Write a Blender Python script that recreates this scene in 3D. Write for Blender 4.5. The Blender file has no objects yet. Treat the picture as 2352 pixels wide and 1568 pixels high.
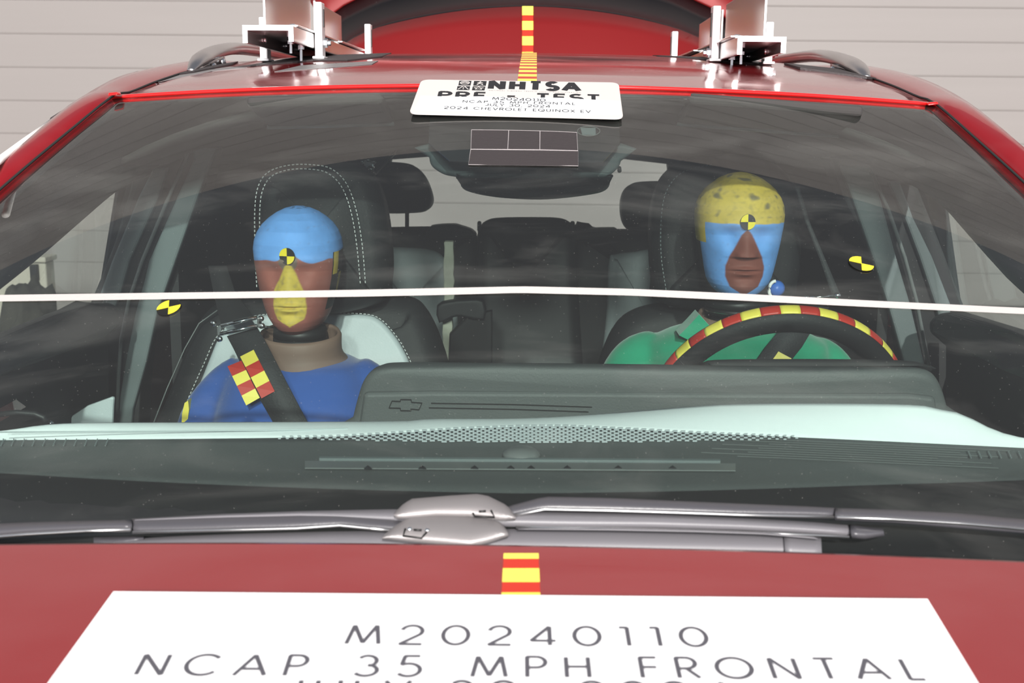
import bpy, bmesh, math, random
from mathutils import Vector, Matrix
random.seed(7)
V = Vector
C = bpy.context.scene.collection
rad = math.radians
ZC = 1.52                                   # eye height of the photographer
# ------------------------------------------------------------------ camera
FPX = 2600.0
PITCH = math.atan((784 - 262) / FPX); YAW = math.atan((1222 - 1176) / FPX); ROLL = rad(0.6)
FW = V((-math.sin(YAW) * math.cos(PITCH), math.cos(YAW) * math.cos(PITCH), -math.sin(PITCH)))
X0 = FW.cross(V((0, 0, 1))).normalized(); U0 = X0.cross(FW)
RT = X0 * math.cos(ROLL) + U0 * math.sin(ROLL); UP = U0 * math.cos(ROLL) - X0 * math.sin(ROLL)
CAM = V((0.01, 0, ZC))
cd = bpy.data.cameras.new('camera'); cam = bpy.data.objects.new('camera', cd); C.objects.link(cam)
cd.sensor_width = 36.0; cd.lens = FPX / 2352 * 36.0; cd.clip_start = 0.02; cd.clip_end = 200
m3 = Matrix((RT, UP, -FW)).transposed(); cam.matrix_world = Matrix.Translation(CAM) @ m3.to_4x4()
cd.dof.use_dof = True; cd.dof.focus_distance = 1.72; cd.dof.aperture_fstop = 12
sc = bpy.context.scene; sc.camera = cam
# ------------------------------------------------------------------ world, sun, exposure
SUN_EL, SUN_AZ, SUN_E = 28, 6, 5.0
w = bpy.data.worlds.new('world'); sc.world = w; w.use_nodes = True
nt = w.node_tree; bg = nt.nodes['Background']
tc = nt.nodes.new('ShaderNodeTexCoord'); sp = nt.nodes.new('ShaderNodeSeparateXYZ'); cr = nt.nodes.new('ShaderNodeValToRGB')
nt.links.new(tc.outputs['Generated'], sp.inputs[0]); nt.links.new(sp.outputs['Z'], cr.inputs[0]); nt.links.new(cr.outputs[0], bg.inputs[0])
cr.color_ramp.elements[0].position = 0.0; cr.color_ramp.elements[0].color = (0.76, 0.78, 0.82, 1)
cr.color_ramp.elements[1].position = 0.75; cr.color_ramp.elements[1].color = (0.17, 0.19, 0.23, 1)
e = cr.color_ramp.elements.new(0.28); e.color = (0.50, 0.53, 0.59, 1)
bg.inputs[1].default_value = 1.0
sd = bpy.data.lights.new('sun', 'SUN'); sun = bpy.data.objects.new('sun', sd); C.objects.link(sun)
sd.energy = SUN_E; sd.angle = rad(1.2); sd.color = (1.0, 0.965, 0.93)
sdir = V((math.sin(rad(SUN_AZ)) * math.cos(rad(SUN_EL)), -math.cos(rad(SUN_AZ)) * math.cos(rad(SUN_EL)), math.sin(rad(SUN_EL))))
sun.rotation_euler = sdir.to_track_quat('Z', 'Y').to_euler(); sun.location = (0, -5, 6)
for lx in (-.48, .52):                       # two unseen fill lamps added behind the camera to light the rear seats
    ld = bpy.data.lights.new('added_fill_lamp', 'AREA'); lamp = bpy.data.objects.new('added_fill_lamp', ld); C.objects.link(lamp)
    ld.energy = 360; ld.shape = 'DISK'; ld.size = .5; ld.color = (1.0, .97, .94); lamp.location = (lx, -5.5, 3.62); lamp.rotation_euler = (V((lx, -5.5, 3.62)) - V((0, 1.9, 1.3))).to_track_quat('Z', 'Y').to_euler()
vs = sc.view_settings; vs.view_transform = 'Standard'; vs.look = 'None'; vs.gamma = 1; vs.exposure = 0; vs.use_curve_mapping = False

# ------------------------------------------------------------------ helpers
def lin(r, g, b):
    f = lambda c: (c / 255 / 12.92) if c / 255 <= 0.04045 else ((c / 255 + 0.055) / 1.055) ** 2.4
    return (f(r), f(g), f(b), 1)
def ray(px, py): return FW + RT * ((px - 1176) / FPX) - UP * ((py - 784) / FPX)
def at(px, py, Y):                            # the point of the world seen there, Y metres from the camera
    d = ray(px, py); return CAM + d * (Y / d.y)
def atp(px, py, Y0, k=0.0, z0=0.0):           # on the plane Y = Y0 + k (z - z0)
    d = ray(px, py); t = (Y0 + k * (CAM.z - z0)) / (d.y - k * d.z); return CAM + d * t
def pl(pts, Y, k=0.0, z0=0.0): return [atp(p[0], p[1], Y, k, z0) for p in pts]
GB, GT = (0.88, ZC - 0.347), (1.68, ZC + 0.043)
def gsurf(x, s):                              # windscreen surface, s=0 at the cowl, s=1 at the header
    return V((x, GB[0] + s * (GT[0] - GB[0]) + 0.28 * x * x, GB[1] + s * (GT[1] - GB[1]) + 0.018 * math.sin(math.pi * min(max(s, 0), 1)) - 0.05 * x * x))
def gnorm(x, s):
    a = gsurf(x + .01, s) - gsurf(x - .01, s); b = gsurf(x, s + .01) - gsurf(x, s - .01); n = a.cross(b).normalized()
    return n if n.z > 0 else -n
GN = gnorm(0, .4)
def gl(px, py, off=0.0, xs=False):    # the point of the glass (lifted by off) seen there
    d = ray(px, py); lo, hi = 0.5, 2.6
    def F(t):
        p = CAM + d * t - GN * off; s = (p.y - 0.28 * p.x * p.x - GB[0]) / (GT[0] - GB[0]); q = gsurf(p.x, s)
        return p.z - q.z, p.x, s
    for i in range(50):
        m = (lo + hi) / 2
        if F(m)[0] > 0: lo = m
        else: hi = m
    _, x, s = F(lo)
    if xs: return x, s
    return CAM + d * lo
HY = 0.82; HZ = ZC - 0.330
def hsurf(x, Y): return V((x, Y, HZ - (HY - Y) * 0.123 - 0.045 * x * x - 0.06 * max(0, 0.2 - Y) ** 2))
def ho(px, py, off=0.0):
    d = ray(px, py); lo, hi = 0.2, 2.0
    for i in range(50):
        m = (lo + hi) / 2; p = CAM + d * m
        if p.z - off - hsurf(p.x, p.y).z > 0: lo = m
        else: hi = m
    return CAM + d * lo
RW = 0.66
def rsurf(x, Y):
    t = Y - 1.68 - 0.28 * x * x * max(0, 1 - (Y - 1.68) / 1.2)
    return V((x, Y, ZC + .043 + .16 * t - .0675 * t * t - 0.05 * x * x - 0.55 * max(0, abs(x) - .52) ** 2))
def ro(px, py, off=0.0):
    d = ray(px, py); best = None; t = 1.5
    while t < 3.2:
        p = CAM + d * t
        if p.z - rsurf(p.x, p.y).z < 0: break
        t += 0.004
    return CAM + d * t + V((0, 0, off))
def catmull(P, n=6, closed=False):
    out = []; N = len(P); R = range(N if closed else N - 1)
    for i in R:
        a = P[(i - 1) % N] if (closed or i > 0) else P[i] * 2 - P[i + 1]
        b = P[i]; c = P[(i + 1) % N]; d = P[(i + 2) % N] if (closed or i + 2 < N) else c * 2 - b
        for k in range(n):
            t = k / n
            out.append(0.5 * ((2 * b) + (c - a) * t + (2 * a - 5 * b + 4 * c - d) * t * t + (3 * b - a - 3 * c + d) * t ** 3))
    if not closed: out.append(P[-1].copy())
    return out
WL = {}                                       # world location of every object made
def link(o, loc, parent=None):
    C.objects.link(o); WL[o.name] = V(loc)
    if parent is not None: o.parent = parent; o.location = V(loc) - WL[parent.name]
    else: o.location = loc
    return o
def tag(o, label=None, cat=None, group=None, kind=None):
    if label: o['label'] = label
    if cat: o['category'] = cat
    if group: o['group'] = group
    if kind: o['kind'] = kind
    return o
def thing(name, label, cat, loc, group=None, kind=None):
    o = bpy.data.objects.new(name, None); o.empty_display_size = .05; link(o, loc); return tag(o, label, cat, group, kind)
def mk(name, vs_, fs, mat, parent=None, smooth=True, label=None, recalc=True):
    me = bpy.data.meshes.new(name)
    n = len(vs_); c = V((0, 0, 0))
    for v in vs_: c += v
    c /= max(n, 1)
    me.from_pydata([tuple(v - c) for v in vs_], [], fs)
    if recalc:
        bm = bmesh.new(); bm.from_mesh(me); bmesh.ops.remove_doubles(bm, verts=bm.verts, dist=1e-6); bmesh.ops.recalc_face_normals(bm, faces=bm.faces); bm.to_mesh(me); bm.free()
    me.materials.append(mat)
    if smooth:
        me.shade_smooth() if hasattr(me, 'shade_smooth') else None
    o = bpy.data.objects.new(name, me); link(o, c, parent)
    if label: o['label'] = label
    return o
def bev(o, wd=.003, seg=2, ang=35):
    m = o.modifiers.new('bevel', 'BEVEL'); m.width = wd; m.segments = seg; m.limit_method = 'ANGLE'; m.angle_limit = rad(ang); m.harden_normals = False
    return o
def wn(o):
    m = o.modifiers.new('normals', 'WEIGHTED_NORMAL'); m.keep_sharp = True; return o
class B:                                      # collects solids for ONE mesh
    def __init__(s): s.v = []; s.f = []
    def add(s, v, f):
        k = len(s.v); s.v += [V(a) for a in v]; s.f += [tuple(i + k for i in q) for q in f]; return s
    def hexa(s, p):                           # 8 corners: 4 lower ring, 4 upper ring
        return s.add(p, [(0, 3, 2, 1), (4, 5, 6, 7), (0, 1, 5, 4), (1, 2, 6, 5), (2, 3, 7, 6), (3, 0, 4, 7)])
    def box(s, a, b):
        x0, y0, z0 = a; x1, y1, z1 = b
        return s.hexa([(x0, y0, z0), (x1, y0, z0), (x1, y1, z0), (x0, y1, z0), (x0, y0, z1), (x1, y0, z1), (x1, y1, z1), (x0, y1, z1)])
    def quad_prism(s, q, d):                  # quad q extruded by vector(s) d
        return s.hexa([V(a) for a in q] + [V(a) + V(d) for a in q])
    def prism(s, pts, d):
        n = len(pts); v = [V(p) for p in pts] + [V(p) + V(d) for p in pts]
        return s.add(v, [tuple(range(n))[::-1], tuple(range(n, 2 * n))] + [(i, (i + 1) % n, n + (i + 1) % n, n + i) for i in range(n)])
    def tube(s, path, r, n=10, sy=1.0, up=V((0, 0, 1)), cap=True):
        P = [V(p) for p in path]; rs = r if isinstance(r, (list, tuple)) else [r] * len(P); vs_ = []
        for i, p in enumerate(P):
            t = (P[min(i + 1, len(P) - 1)] - P[max(i - 1, 0)]).normalized()
            a = t.cross(up); a = a.normalized() if a.length > 1e-4 else t.cross(V((1, 0, 0))).normalized(); b = a.cross(t)
            for k in range(n):
                q = 2 * math.pi * k / n; vs_.append(p + a * math.cos(q) * rs[i] + b * math.sin(q) * rs[i] * sy)
        fs = [(i * n + k, i * n + (k + 1) % n, (i + 1) * n + (k + 1) % n, (i + 1) * n + k) for i in range(len(P) - 1) for k in range(n)]
        if cap: fs += [tuple(range(n))[::-1], tuple(range((len(P) - 1) * n, len(P) * n))]
        return s.add(vs_, fs)
    def lathe(s, c, prof, n=24, ax=V((0, 0, 1))):   # prof: (radius, height) along ax
        ax = V(ax).normalized(); a = ax.cross(V((1, 0, 0)) if abs(ax.x) < .8 else V((0, 1, 0))).normalized(); b = ax.cross(a); vs_ = []
        for (r, h) in prof:
            for k in range(n): q = 2 * math.pi * k / n; vs_.append(V(c) + ax * h + (a * math.cos(q) + b * math.sin(q)) * r)
        fs = [(i * n + k, i * n + (k + 1) % n, (i + 1) * n + (k + 1) % n, (i + 1) * n + k) for i in range(len(prof) - 1) for k in range(n)]
        fs += [tuple(range(n))[::-1], tuple(range((len(prof) - 1) * n, len(prof) * n))]
        return s.add(vs_, fs)
    def build(s, name, mat, parent=None, smooth=False, label=None): return mk(name, s.v, s.f, mat, parent, smooth, label)
def loft(name, rows, mat, parent=None, thick=0.0, label=None, smooth=True, off=0.0):
    n = len(rows[0]); vs_ = [p for r in rows for p in r]
    fs = [(i * n + k, i * n + k + 1, (i + 1) * n + k + 1, (i + 1) * n + k) for i in range(len(rows) - 1) for k in range(n - 1)]
    o = mk(name, vs_, fs, mat, parent, smooth, label, recalc=False)
    if thick:
        m = o.modifiers.new('solid', 'SOLIDIFY'); m.thickness = thick; m.offset = off
    return o
def resample(P, n):
    L = [0]
    for i in range(1, len(P)): L.append(L[-1] + (P[i] - P[i - 1]).length)
    out = []; j = 0
    for k in range(n):
        t = L[-1] * k / (n - 1)
        while j < len(P) - 2 and L[j + 1] < t: j += 1
        d = L[j + 1] - L[j]; out.append(P[j].lerp(P[j + 1], (t - L[j]) / d if d else 0))
    return out
def slab(name, pts, back, r, mat, parent=None, label=None, sm=5, bulge=0.0, closed_smooth=True, front=V((0, -1, 0))):
    # soft slab: outline in a roughly vertical plane, rounded front rim radius r, thickness |back|
    P = catmull(pts, sm, True) if closed_smooth else pts
    n = len(P); c = sum(P, V((0, 0, 0))) / n; rings = []
    back = V(back)
    fn = front.normalized()
    ins = []
    area = sum((P[i].x - c.x) * (P[(i + 1) % n].z - c.z) - (P[(i + 1) % n].x - c.x) * (P[i].z - c.z) for i in range(n))
    for i in range(n):
        t = (P[(i + 1) % n] - P[i - 1]); t.normalize(); q = t.cross(fn); 
        if area > 0: q = -q
        ins.append(-q)
    # make sure 'ins' points inwards
    if sum((ins[i].dot(c - P[i]) for i in range(n))) < 0: ins = [-a for a in ins]
    K = 5
    rings.append([P[i] + back + ins[i] * r * .6 for i in range(n)])
    rings.append([P[i] + back * .88 for i in range(n)])
    for k in range(K + 1):
        a = math.pi / 2 * k / K
        rings.append([P[i] - fn * r * (1 - math.sin(a)) + ins[i] * r * (1 - math.cos(a)) for i in range(n)])
    lastr = rings[-1]
    for k in (1, 2, 3, 4):
        q = k / 5; rings.append([p.lerp(c, q) + fn * bulge * math.sin(q * math.pi / 2) for p in lastr])
    vs_ = [p for R in rings for p in R]; fs = []
    for j in range(len(rings) - 1):
        for i in range(n): fs.append((j * n + i, j * n + (i + 1) % n, (j + 1) * n + (i + 1) % n, (j + 1) * n + i))
    vs_.append(c + fn * bulge - ((c - c))); k = len(vs_) - 1; j = len(rings) - 1
    for i in range(n): fs.append((j * n + i, j * n + (i + 1) % n, k))
    fs.append(tuple(range(n)))
    return mk(name, vs_, fs, mat, parent, True, label)
def band(name, top, bot, f, off, thick, mat, parent=None, label=None, n=40, smooth=False, bulge=0.0, vec=None):
    # strip between two pixel polylines laid over surface f at height off, real thickness
    T = resample([V((p[0], p[1], 0)) for p in top], n); Bt = resample([V((p[0], p[1], 0)) for p in bot], n)
    rows = []
    for k in range(n):
        a, b = T[k], Bt[k]; row = [f(a.x, a.y, off - thick)]
        for q, h in ((0, 0), (.25, .75), (.5, 1), (.75, .75), (1, 0)):
            m = a.lerp(b, q); row.append(f(m.x, m.y, off + bulge * h))
        row.append(f(b.x, b.y, off - thick)); rows.append(row)
    vs_ = [p for r in rows for p in r]; m = 7
    fs = [(i * m + k, i * m + (k + 1) % m, (i + 1) * m + (k + 1) % m, (i + 1) * m + k) for i in range(n - 1) for k in range(m)]
    fs += [tuple(range(m)), tuple(range((n - 1) * m, n * m))[::-1]]
    return mk(name, vs_, fs, mat, parent, smooth, label)
def patch(name, quad, th, mat, parent=None, label=None, nu=1, nv=1, bend=None):
    # thin sheet on a 3D quad (tl, tr, br, bl) thickness th
    tl, tr, br, bl = quad; nrm = (tr - tl).cross(bl - tl).normalized(); nrm = nrm if nrm.z > 0 or (abs(nrm.z) < .2 and nrm.y < 0) else -nrm
    rows = []
    for j in range(nv + 1):
        rows.append([tl.lerp(tr, i / nu).lerp(bl.lerp(br, i / nu), j / nv) + (nrm * bend(i / nu, j / nv) if bend else V((0, 0, 0))) for i in range(nu + 1)])
    vs_ = [p for r in rows for p in r]; n = nu + 1; N = len(vs_); vs_ += [p + nrm * th for p in vs_]
    fs = []
    for j in range(nv):
        for i in range(nu):
            a = (j * n + i, j * n + i + 1, (j + 1) * n + i + 1, (j + 1) * n + i); fs.append(a); fs.append(tuple(q + N for q in a[::-1]))
    edge = [i for i in range(n)] + [j * n + nu for j in range(1, nv + 1)] + [nv * n + i for i in range(nu - 1, -1, -1)] + [j * n for j in range(nv - 1, 0, -1)]
    for i in range(len(edge)): a, b = edge[i], edge[(i + 1) % len(edge)]; fs.append((a, b, b + N, a + N))
    return mk(name, vs_, fs, mat, parent, False, label)

# ------------------------------------------------------------------ materials
def mat(name, col, rough=.5, metal=0.0, coat=0.0, spec=.5, bump=0, bscale=200, var=0.0, vscale=6, sheen=0.0, stretch=None):
    m = bpy.data.materials.new(name); m.use_nodes = True; N = m.node_tree; b = N.nodes['Principled BSDF']
    col = col if len(col) == 4 else (*col, 1)
    b.inputs['Base Color'].default_value = col; b.inputs['Roughness'].default_value = rough; b.inputs['Metallic'].default_value = metal
    b.inputs['Coat Weight'].default_value = coat; b.inputs['Coat Roughness'].default_value = .03; b.inputs['Specular IOR Level'].default_value = spec
    b.inputs['Sheen Weight'].default_value = sheen
    t = N.nodes.new('ShaderNodeTexCoord')
    src = t.outputs['Object']
    if stretch:
        mp = N.nodes.new('ShaderNodeMapping'); mp.inputs['Scale'].default_value = stretch; N.links.new(src, mp.inputs[0]); src = mp.outputs[0]
    if var:
        n = N.nodes.new('ShaderNodeTexNoise'); n.inputs['Scale'].default_value = vscale; n.inputs['Detail'].default_value = 5; N.links.new(src, n.inputs[0])
        mx = N.nodes.new('ShaderNodeMix'); mx.data_type = 'RGBA'; mx.inputs[6].default_value = (*[c * (1 - var) for c in col[:3]], 1); mx.inputs[7].default_value = (*[min(1, c * (1 + var)) for c in col[:3]], 1)
        N.links.new(n.outputs[0], mx.inputs[0]); N.links.new(mx.outputs[2], b.inputs['Base Color'])
    if bump:
        n2 = N.nodes.new('ShaderNodeTexNoise'); n2.inputs['Scale'].default_value = bscale; n2.inputs['Detail'].default_value = 3; N.links.new(src, n2.inputs[0])
        bp = N.nodes.new('ShaderNodeBump'); bp.inputs['Strength'].default_value = bump; bp.inputs['Distance'].default_value = .001; N.links.new(n2.outputs[0], bp.inputs['Height']); N.links.new(bp.outputs[0], b.inputs['Normal'])
    return m
def glassmat(name, tint, ior=1.5, dust=0.0, smear=0.0, rough=0.0, haze=0.0):
    m = bpy.data.materials.new(name); m.use_nodes = True; N = m.node_tree; N.nodes.clear(); L = N.links.new
    out = N.nodes.new('ShaderNodeOutputMaterial'); tr = N.nodes.new('ShaderNodeBsdfTransparent'); tr.inputs[0].default_value = (*tint, 1)
    g = N.nodes.new('ShaderNodeBsdfGlossy'); g.inputs['Roughness'].default_value = rough; fr = N.nodes.new('ShaderNodeFresnel'); fr.inputs[0].default_value = ior
    ge = N.nodes.new('ShaderNodeNewGeometry'); iv = N.nodes.new('ShaderNodeMath'); iv.operation = 'SUBTRACT'; iv.inputs[0].default_value = 1; L(ge.outputs['Backfacing'], iv.inputs[1]); fm = N.nodes.new('ShaderNodeMath'); fm.operation = 'MULTIPLY'; L(iv.outputs[0], fm.inputs[0]); L(fr.outputs[0], fm.inputs[1])
    mx = N.nodes.new('ShaderNodeMixShader'); L(fm.outputs[0], mx.inputs[0]); L(tr.outputs[0], mx.inputs[1]); L(g.outputs[0], mx.inputs[2])
    last = mx
    if dust or smear:
        t = N.nodes.new('ShaderNodeTexCoord'); d = N.nodes.new('ShaderNodeBsdfDiffuse'); d.inputs[0].default_value = (.75, .72, .68, 1)
        vo = N.nodes.new('ShaderNodeTexVoronoi'); vo.inputs['Scale'].default_value = 240; L(t.outputs['Object'], vo.inputs[0])
        lt = N.nodes.new('ShaderNodeMath'); lt.operation = 'LESS_THAN'; lt.inputs[1].default_value = .07; L(vo.outputs['Distance'], lt.inputs[0])
        wn_ = N.nodes.new('ShaderNodeMath'); wn_.operation = 'GREATER_THAN'; wn_.inputs[1].default_value = .82; sx = N.nodes.new('ShaderNodeSeparateColor'); L(vo.outputs['Color'], sx.inputs[0]); L(sx.outputs[0], wn_.inputs[0])
        mu = N.nodes.new('ShaderNodeMath'); mu.operation = 'MULTIPLY'; L(lt.outputs[0], mu.inputs[0]); L(wn_.outputs[0], mu.inputs[1])
        ds = N.nodes.new('ShaderNodeMath'); ds.operation = 'MULTIPLY'; ds.inputs[1].default_value = dust; L(mu.outputs[0], ds.inputs[0])
        mp = N.nodes.new('ShaderNodeMapping'); mp.inputs['Rotation'].default_value = (0, 0, .5); mp.inputs['Scale'].default_value = (2.2, 7, 7); L(t.outputs['Object'], mp.inputs[0])
        no = N.nodes.new('ShaderNodeTexNoise'); no.inputs['Scale'].default_value = 1.6; no.inputs['Detail'].default_value = 8; no.inputs['Roughness'].default_value = .62; no.inputs['Distortion'].default_value = .8; L(mp.outputs[0], no.inputs[0])
        rp = N.nodes.new('ShaderNodeMapRange'); rp.inputs[1].default_value = .50; rp.inputs[2].default_value = .80; rp.inputs[3].default_value = haze; rp.inputs[4].default_value = haze + smear; L(no.outputs[0], rp.inputs[0])
        ad = N.nodes.new('ShaderNodeMath'); ad.operation = 'ADD'; L(ds.outputs[0], ad.inputs[0]); L(rp.outputs[0], ad.inputs[1])
        m2 = N.nodes.new('ShaderNodeMixShader'); L(ad.outputs[0], m2.inputs[0]); L(mx.outputs[0], m2.inputs[1]); L(d.outputs[0], m2.inputs[2]); last = m2
    L(last.outputs[0], out.inputs[0]); return m
M = {}
M['red'] = mat('red car paint', (.27, .0048, .009), .35, .35, 1.0, bump=0)
N_ = M['red'].node_tree; P0 = N_.nodes['Principled BSDF']; t_ = N_.nodes.new('ShaderNodeTexCoord')
mp_ = N_.nodes.new('ShaderNodeMapping'); mp_.inputs['Scale'].default_value = (1.2, 3, 2); mp_.inputs['Rotation'].default_value = (0, 0, .6); N_.links.new(t_.outputs['Object'], mp_.inputs[0])
n_ = N_.nodes.new('ShaderNodeTexNoise'); n_.inputs['Scale'].default_value = 3.2; n_.inputs['Detail'].default_value = 6; n_.inputs['Distortion'].default_value = .6; N_.links.new(mp_.outputs[0], n_.inputs[0])
rp_ = N_.nodes.new('ShaderNodeMapRange'); rp_.inputs[1].default_value = .42; rp_.inputs[2].default_value = .75; rp_.inputs[3].default_value = 0; rp_.inputs[4].default_value = .30; N_.links.new(n_.outputs[0], rp_.inputs[0])
mx_ = N_.nodes.new('ShaderNodeMix'); mx_.data_type = 'RGBA'; mx_.inputs[6].default_value = P0.inputs['Base Color'].default_value[:]; mx_.inputs[7].default_value = (.34, .07, .075, 1); N_.links.new(rp_.outputs[0], mx_.inputs[0]); N_.links.new(mx_.outputs[2], P0.inputs['Base Color'])
r2_ = N_.nodes.new('ShaderNodeMapRange'); r2_.inputs[1].default_value = .35; r2_.inputs[2].default_value = .75; r2_.inputs[3].default_value = .02; r2_.inputs[4].default_value = .22; N_.links.new(n_.outputs[0], r2_.inputs[0]); N_.links.new(r2_.outputs[0], P0.inputs['Coat Roughness'])
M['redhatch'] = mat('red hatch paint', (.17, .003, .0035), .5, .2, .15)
M['siding'] = mat('painted siding', (.245, .222, .212), .6, var=.06, vscale=1.5, stretch=(.3, 1, 6))
M['concrete'] = mat('concrete ground', (.30, .28, .26), .85, var=.25, vscale=2, bump=.5, bscale=40)
M['glass'] = glassmat('windscreen glass', (.78, .825, .805), 1.62, dust=.28, smear=.035, haze=.008)
M['sideglass'] = glassmat('side glass', (.96, .97, .96), 1.45)
M['darkglass'] = mat('tinted rear glass', (.004, .004, .005), .3, 0, 0, .12)
M['frit'] = mat('black ceramic border', (.012, .013, .015), .35, 0, 0, .4)
M['blk'] = mat('black trim plastic', (.018, .019, .021), .5, bump=.25, bscale=900)
M['wiper'] = mat('satin black wiper', (.06, .058, .065), .38, bump=.15, bscale=700)
M['wblade'] = mat('wiper blade plastic', (.13, .125, .135), .48, bump=.1, bscale=900)
M['rubber'] = mat('rubber', (.012, .012, .012), .7)
M['leather'] = mat('black leather', (.009, .010, .011), .6, spec=.3, bump=.35, bscale=260)
M['lightseat'] = mat('pale grey leather', (.46, .50, .525), .5, bump=.3, bscale=260, var=.05)
M['rearlight'] = mat('grey rear leather', (.52, .58, .60), .55, bump=.3, bscale=260)
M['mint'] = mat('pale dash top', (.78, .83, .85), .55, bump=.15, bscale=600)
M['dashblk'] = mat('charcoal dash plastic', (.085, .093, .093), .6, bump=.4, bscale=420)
M['cover'] = mat('dark teal grey cover', (.035, .048, .050), .7)
M['wcover'] = mat('stamped metal wiper cover', (.23, .215, .215), .5, .45, bump=.1, bscale=500)
M['dashgrey'] = mat('mid grey dash plastic', (.14, .15, .15), .4)  # lighter grey plastic for seals, ribs, vents and piping
M['pillar'] = mat('grey pillar trim', (.14, .165, .17), .6, bump=.2, bscale=500)
M['headliner'] = mat('charcoal headliner', (.035, .032, .031), .9)
M['cabin'] = mat('dark cabin trim', (.014, .014, .015), .7)
M['carpet'] = mat('black carpet', (.01, .01, .01), .95)
M['chrome'] = mat('chrome', (.82, .84, .85), .12, 1.0)
M['alu'] = mat('brushed aluminium', (.80, .79, .78), .32, 1.0, bump=.1, bscale=300)
M['aluW'] = mat('pale aluminium', (.86, .85, .85), .48, .55)  # paler aluminium for posts, feet and the painted-lit front ends
M['bolt'] = mat('zinc bolt', (.75, .77, .80), .25, 1.0)
M['rail'] = mat('satin roof rail', (.60, .57, .56), .30, 1.0)
M['black'] = mat('black', (.006, .006, .006), .5)
M['yellow'] = mat('yellow tape', (.86, .72, .10), .45)
M['redtape'] = mat('red tape', (.50, .026, .012), .45)
M['yellow2'] = mat('yellow print', (.90, .72, .03), .4)
M['paper'] = mat('white paper', (.92, .92, .93), .6)
M['placard'] = mat('ivory placard', (.50, .462, .44), .45)
M['strip'] = mat('white label strip', (.97, .98, 1.0), .5)
M['ink'] = mat('black ink', (.012, .012, .014), .6)
M['greyink'] = mat('grey printed ink', (.075, .072, .085), .6)
M['masking'] = mat('white masking tape', (.42, .388, .374), .7, bump=.4, bscale=300)
M['gaffer'] = mat('black cloth tape', (.030, .024, .025), .6, bump=.8, bscale=500, stretch=(.2, 1, 1))
M['tapeedge'] = mat('frayed tape edge', (.35, .32, .32), .8)
M['film'] = mat('clear film with painted glare', (.16, .15, .15), .45, bump=.6, bscale=60)  # clear film on the roof, its glare painted as grey
M['shirtblue'] = mat('blue jersey shirt', (.022, .085, .34), .9, bump=.4, bscale=250, sheen=.3, var=.15)
M['shirtgreen'] = mat('green jersey shirt', (.008, .30, .16), .9, bump=.4, bscale=250, sheen=.3, var=.12)
M['neckvinyl'] = mat('brown vinyl skin', (.20, .125, .095), .6, var=.12, vscale=12)
M['hand'] = mat('tan vinyl hand', (.42, .25, .17), .55)
M['pants'] = mat('dummy trousers', (.03, .06, .15), .9)
M['belt'] = mat('black webbing', (.022, .024, .026), .7, bump=1.0, bscale=300)
M['foam'] = mat('cream rough foam edge', (.85, .83, .66), .9, var=.3, vscale=40, bump=1, bscale=60)
M['clearred'] = mat('bright red edge', (.62, .012, .012), .25, .2, 1.0)
M['white'] = mat('white tape', (.85, .82, .78), .5)
M['bush'] = mat('dark tarp', (.03, .028, .022), .9, var=.5, vscale=9, bump=1, bscale=30)
M['cabinet'] = mat('beige metal cabinet', (.42, .39, .33), .6)
M['stitch'] = mat('white thread', (.55, .56, .56), .7)
M['insertedge'] = M['leather']
def paint_mat(name):
    m = bpy.data.materials.new(name); m.use_nodes = True; N = m.node_tree; b = N.nodes['Principled BSDF']; L = N.links.new
    a = N.nodes.new('ShaderNodeVertexColor'); a.layer_name = 'paint'
    t = N.nodes.new('ShaderNodeTexCoord'); n = N.nodes.new('ShaderNodeTexNoise'); n.inputs['Scale'].default_value = 28; n.inputs['Detail'].default_value = 7; L(t.outputs['Object'], n.inputs[0])
    r = N.nodes.new('ShaderNodeMapRange'); r.inputs[1].default_value = .3; r.inputs[2].default_value = .7; r.inputs[3].default_value = .86; r.inputs[4].default_value = 1.06; L(n.outputs[0], r.inputs[0])
    mu = N.nodes.new('ShaderNodeVectorMath'); mu.operation = 'SCALE'; L(a.outputs[0], mu.inputs[0]); L(r.outputs[0], mu.inputs['Scale']); L(mu.outputs[0], b.inputs['Base Color'])
    b.inputs['Roughness'].default_value = .62; b.inputs['Specular IOR Level'].default_value = .3
    n2 = N.nodes.new('ShaderNodeTexNoise'); n2.inputs['Scale'].default_value = 60; n2.inputs['Detail'].default_value = 5; L(t.outputs['Object'], n2.inputs[0])
    bp = N.nodes.new('ShaderNodeBump'); bp.inputs['Strength'].default_value = .35; bp.inputs['Distance'].default_value = .002; L(n2.outputs[0], bp.inputs['Height']); L(bp.outputs[0], b.inputs['Normal'])
    return m
M['chalk'] = paint_mat('grease paint on vinyl')

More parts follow.
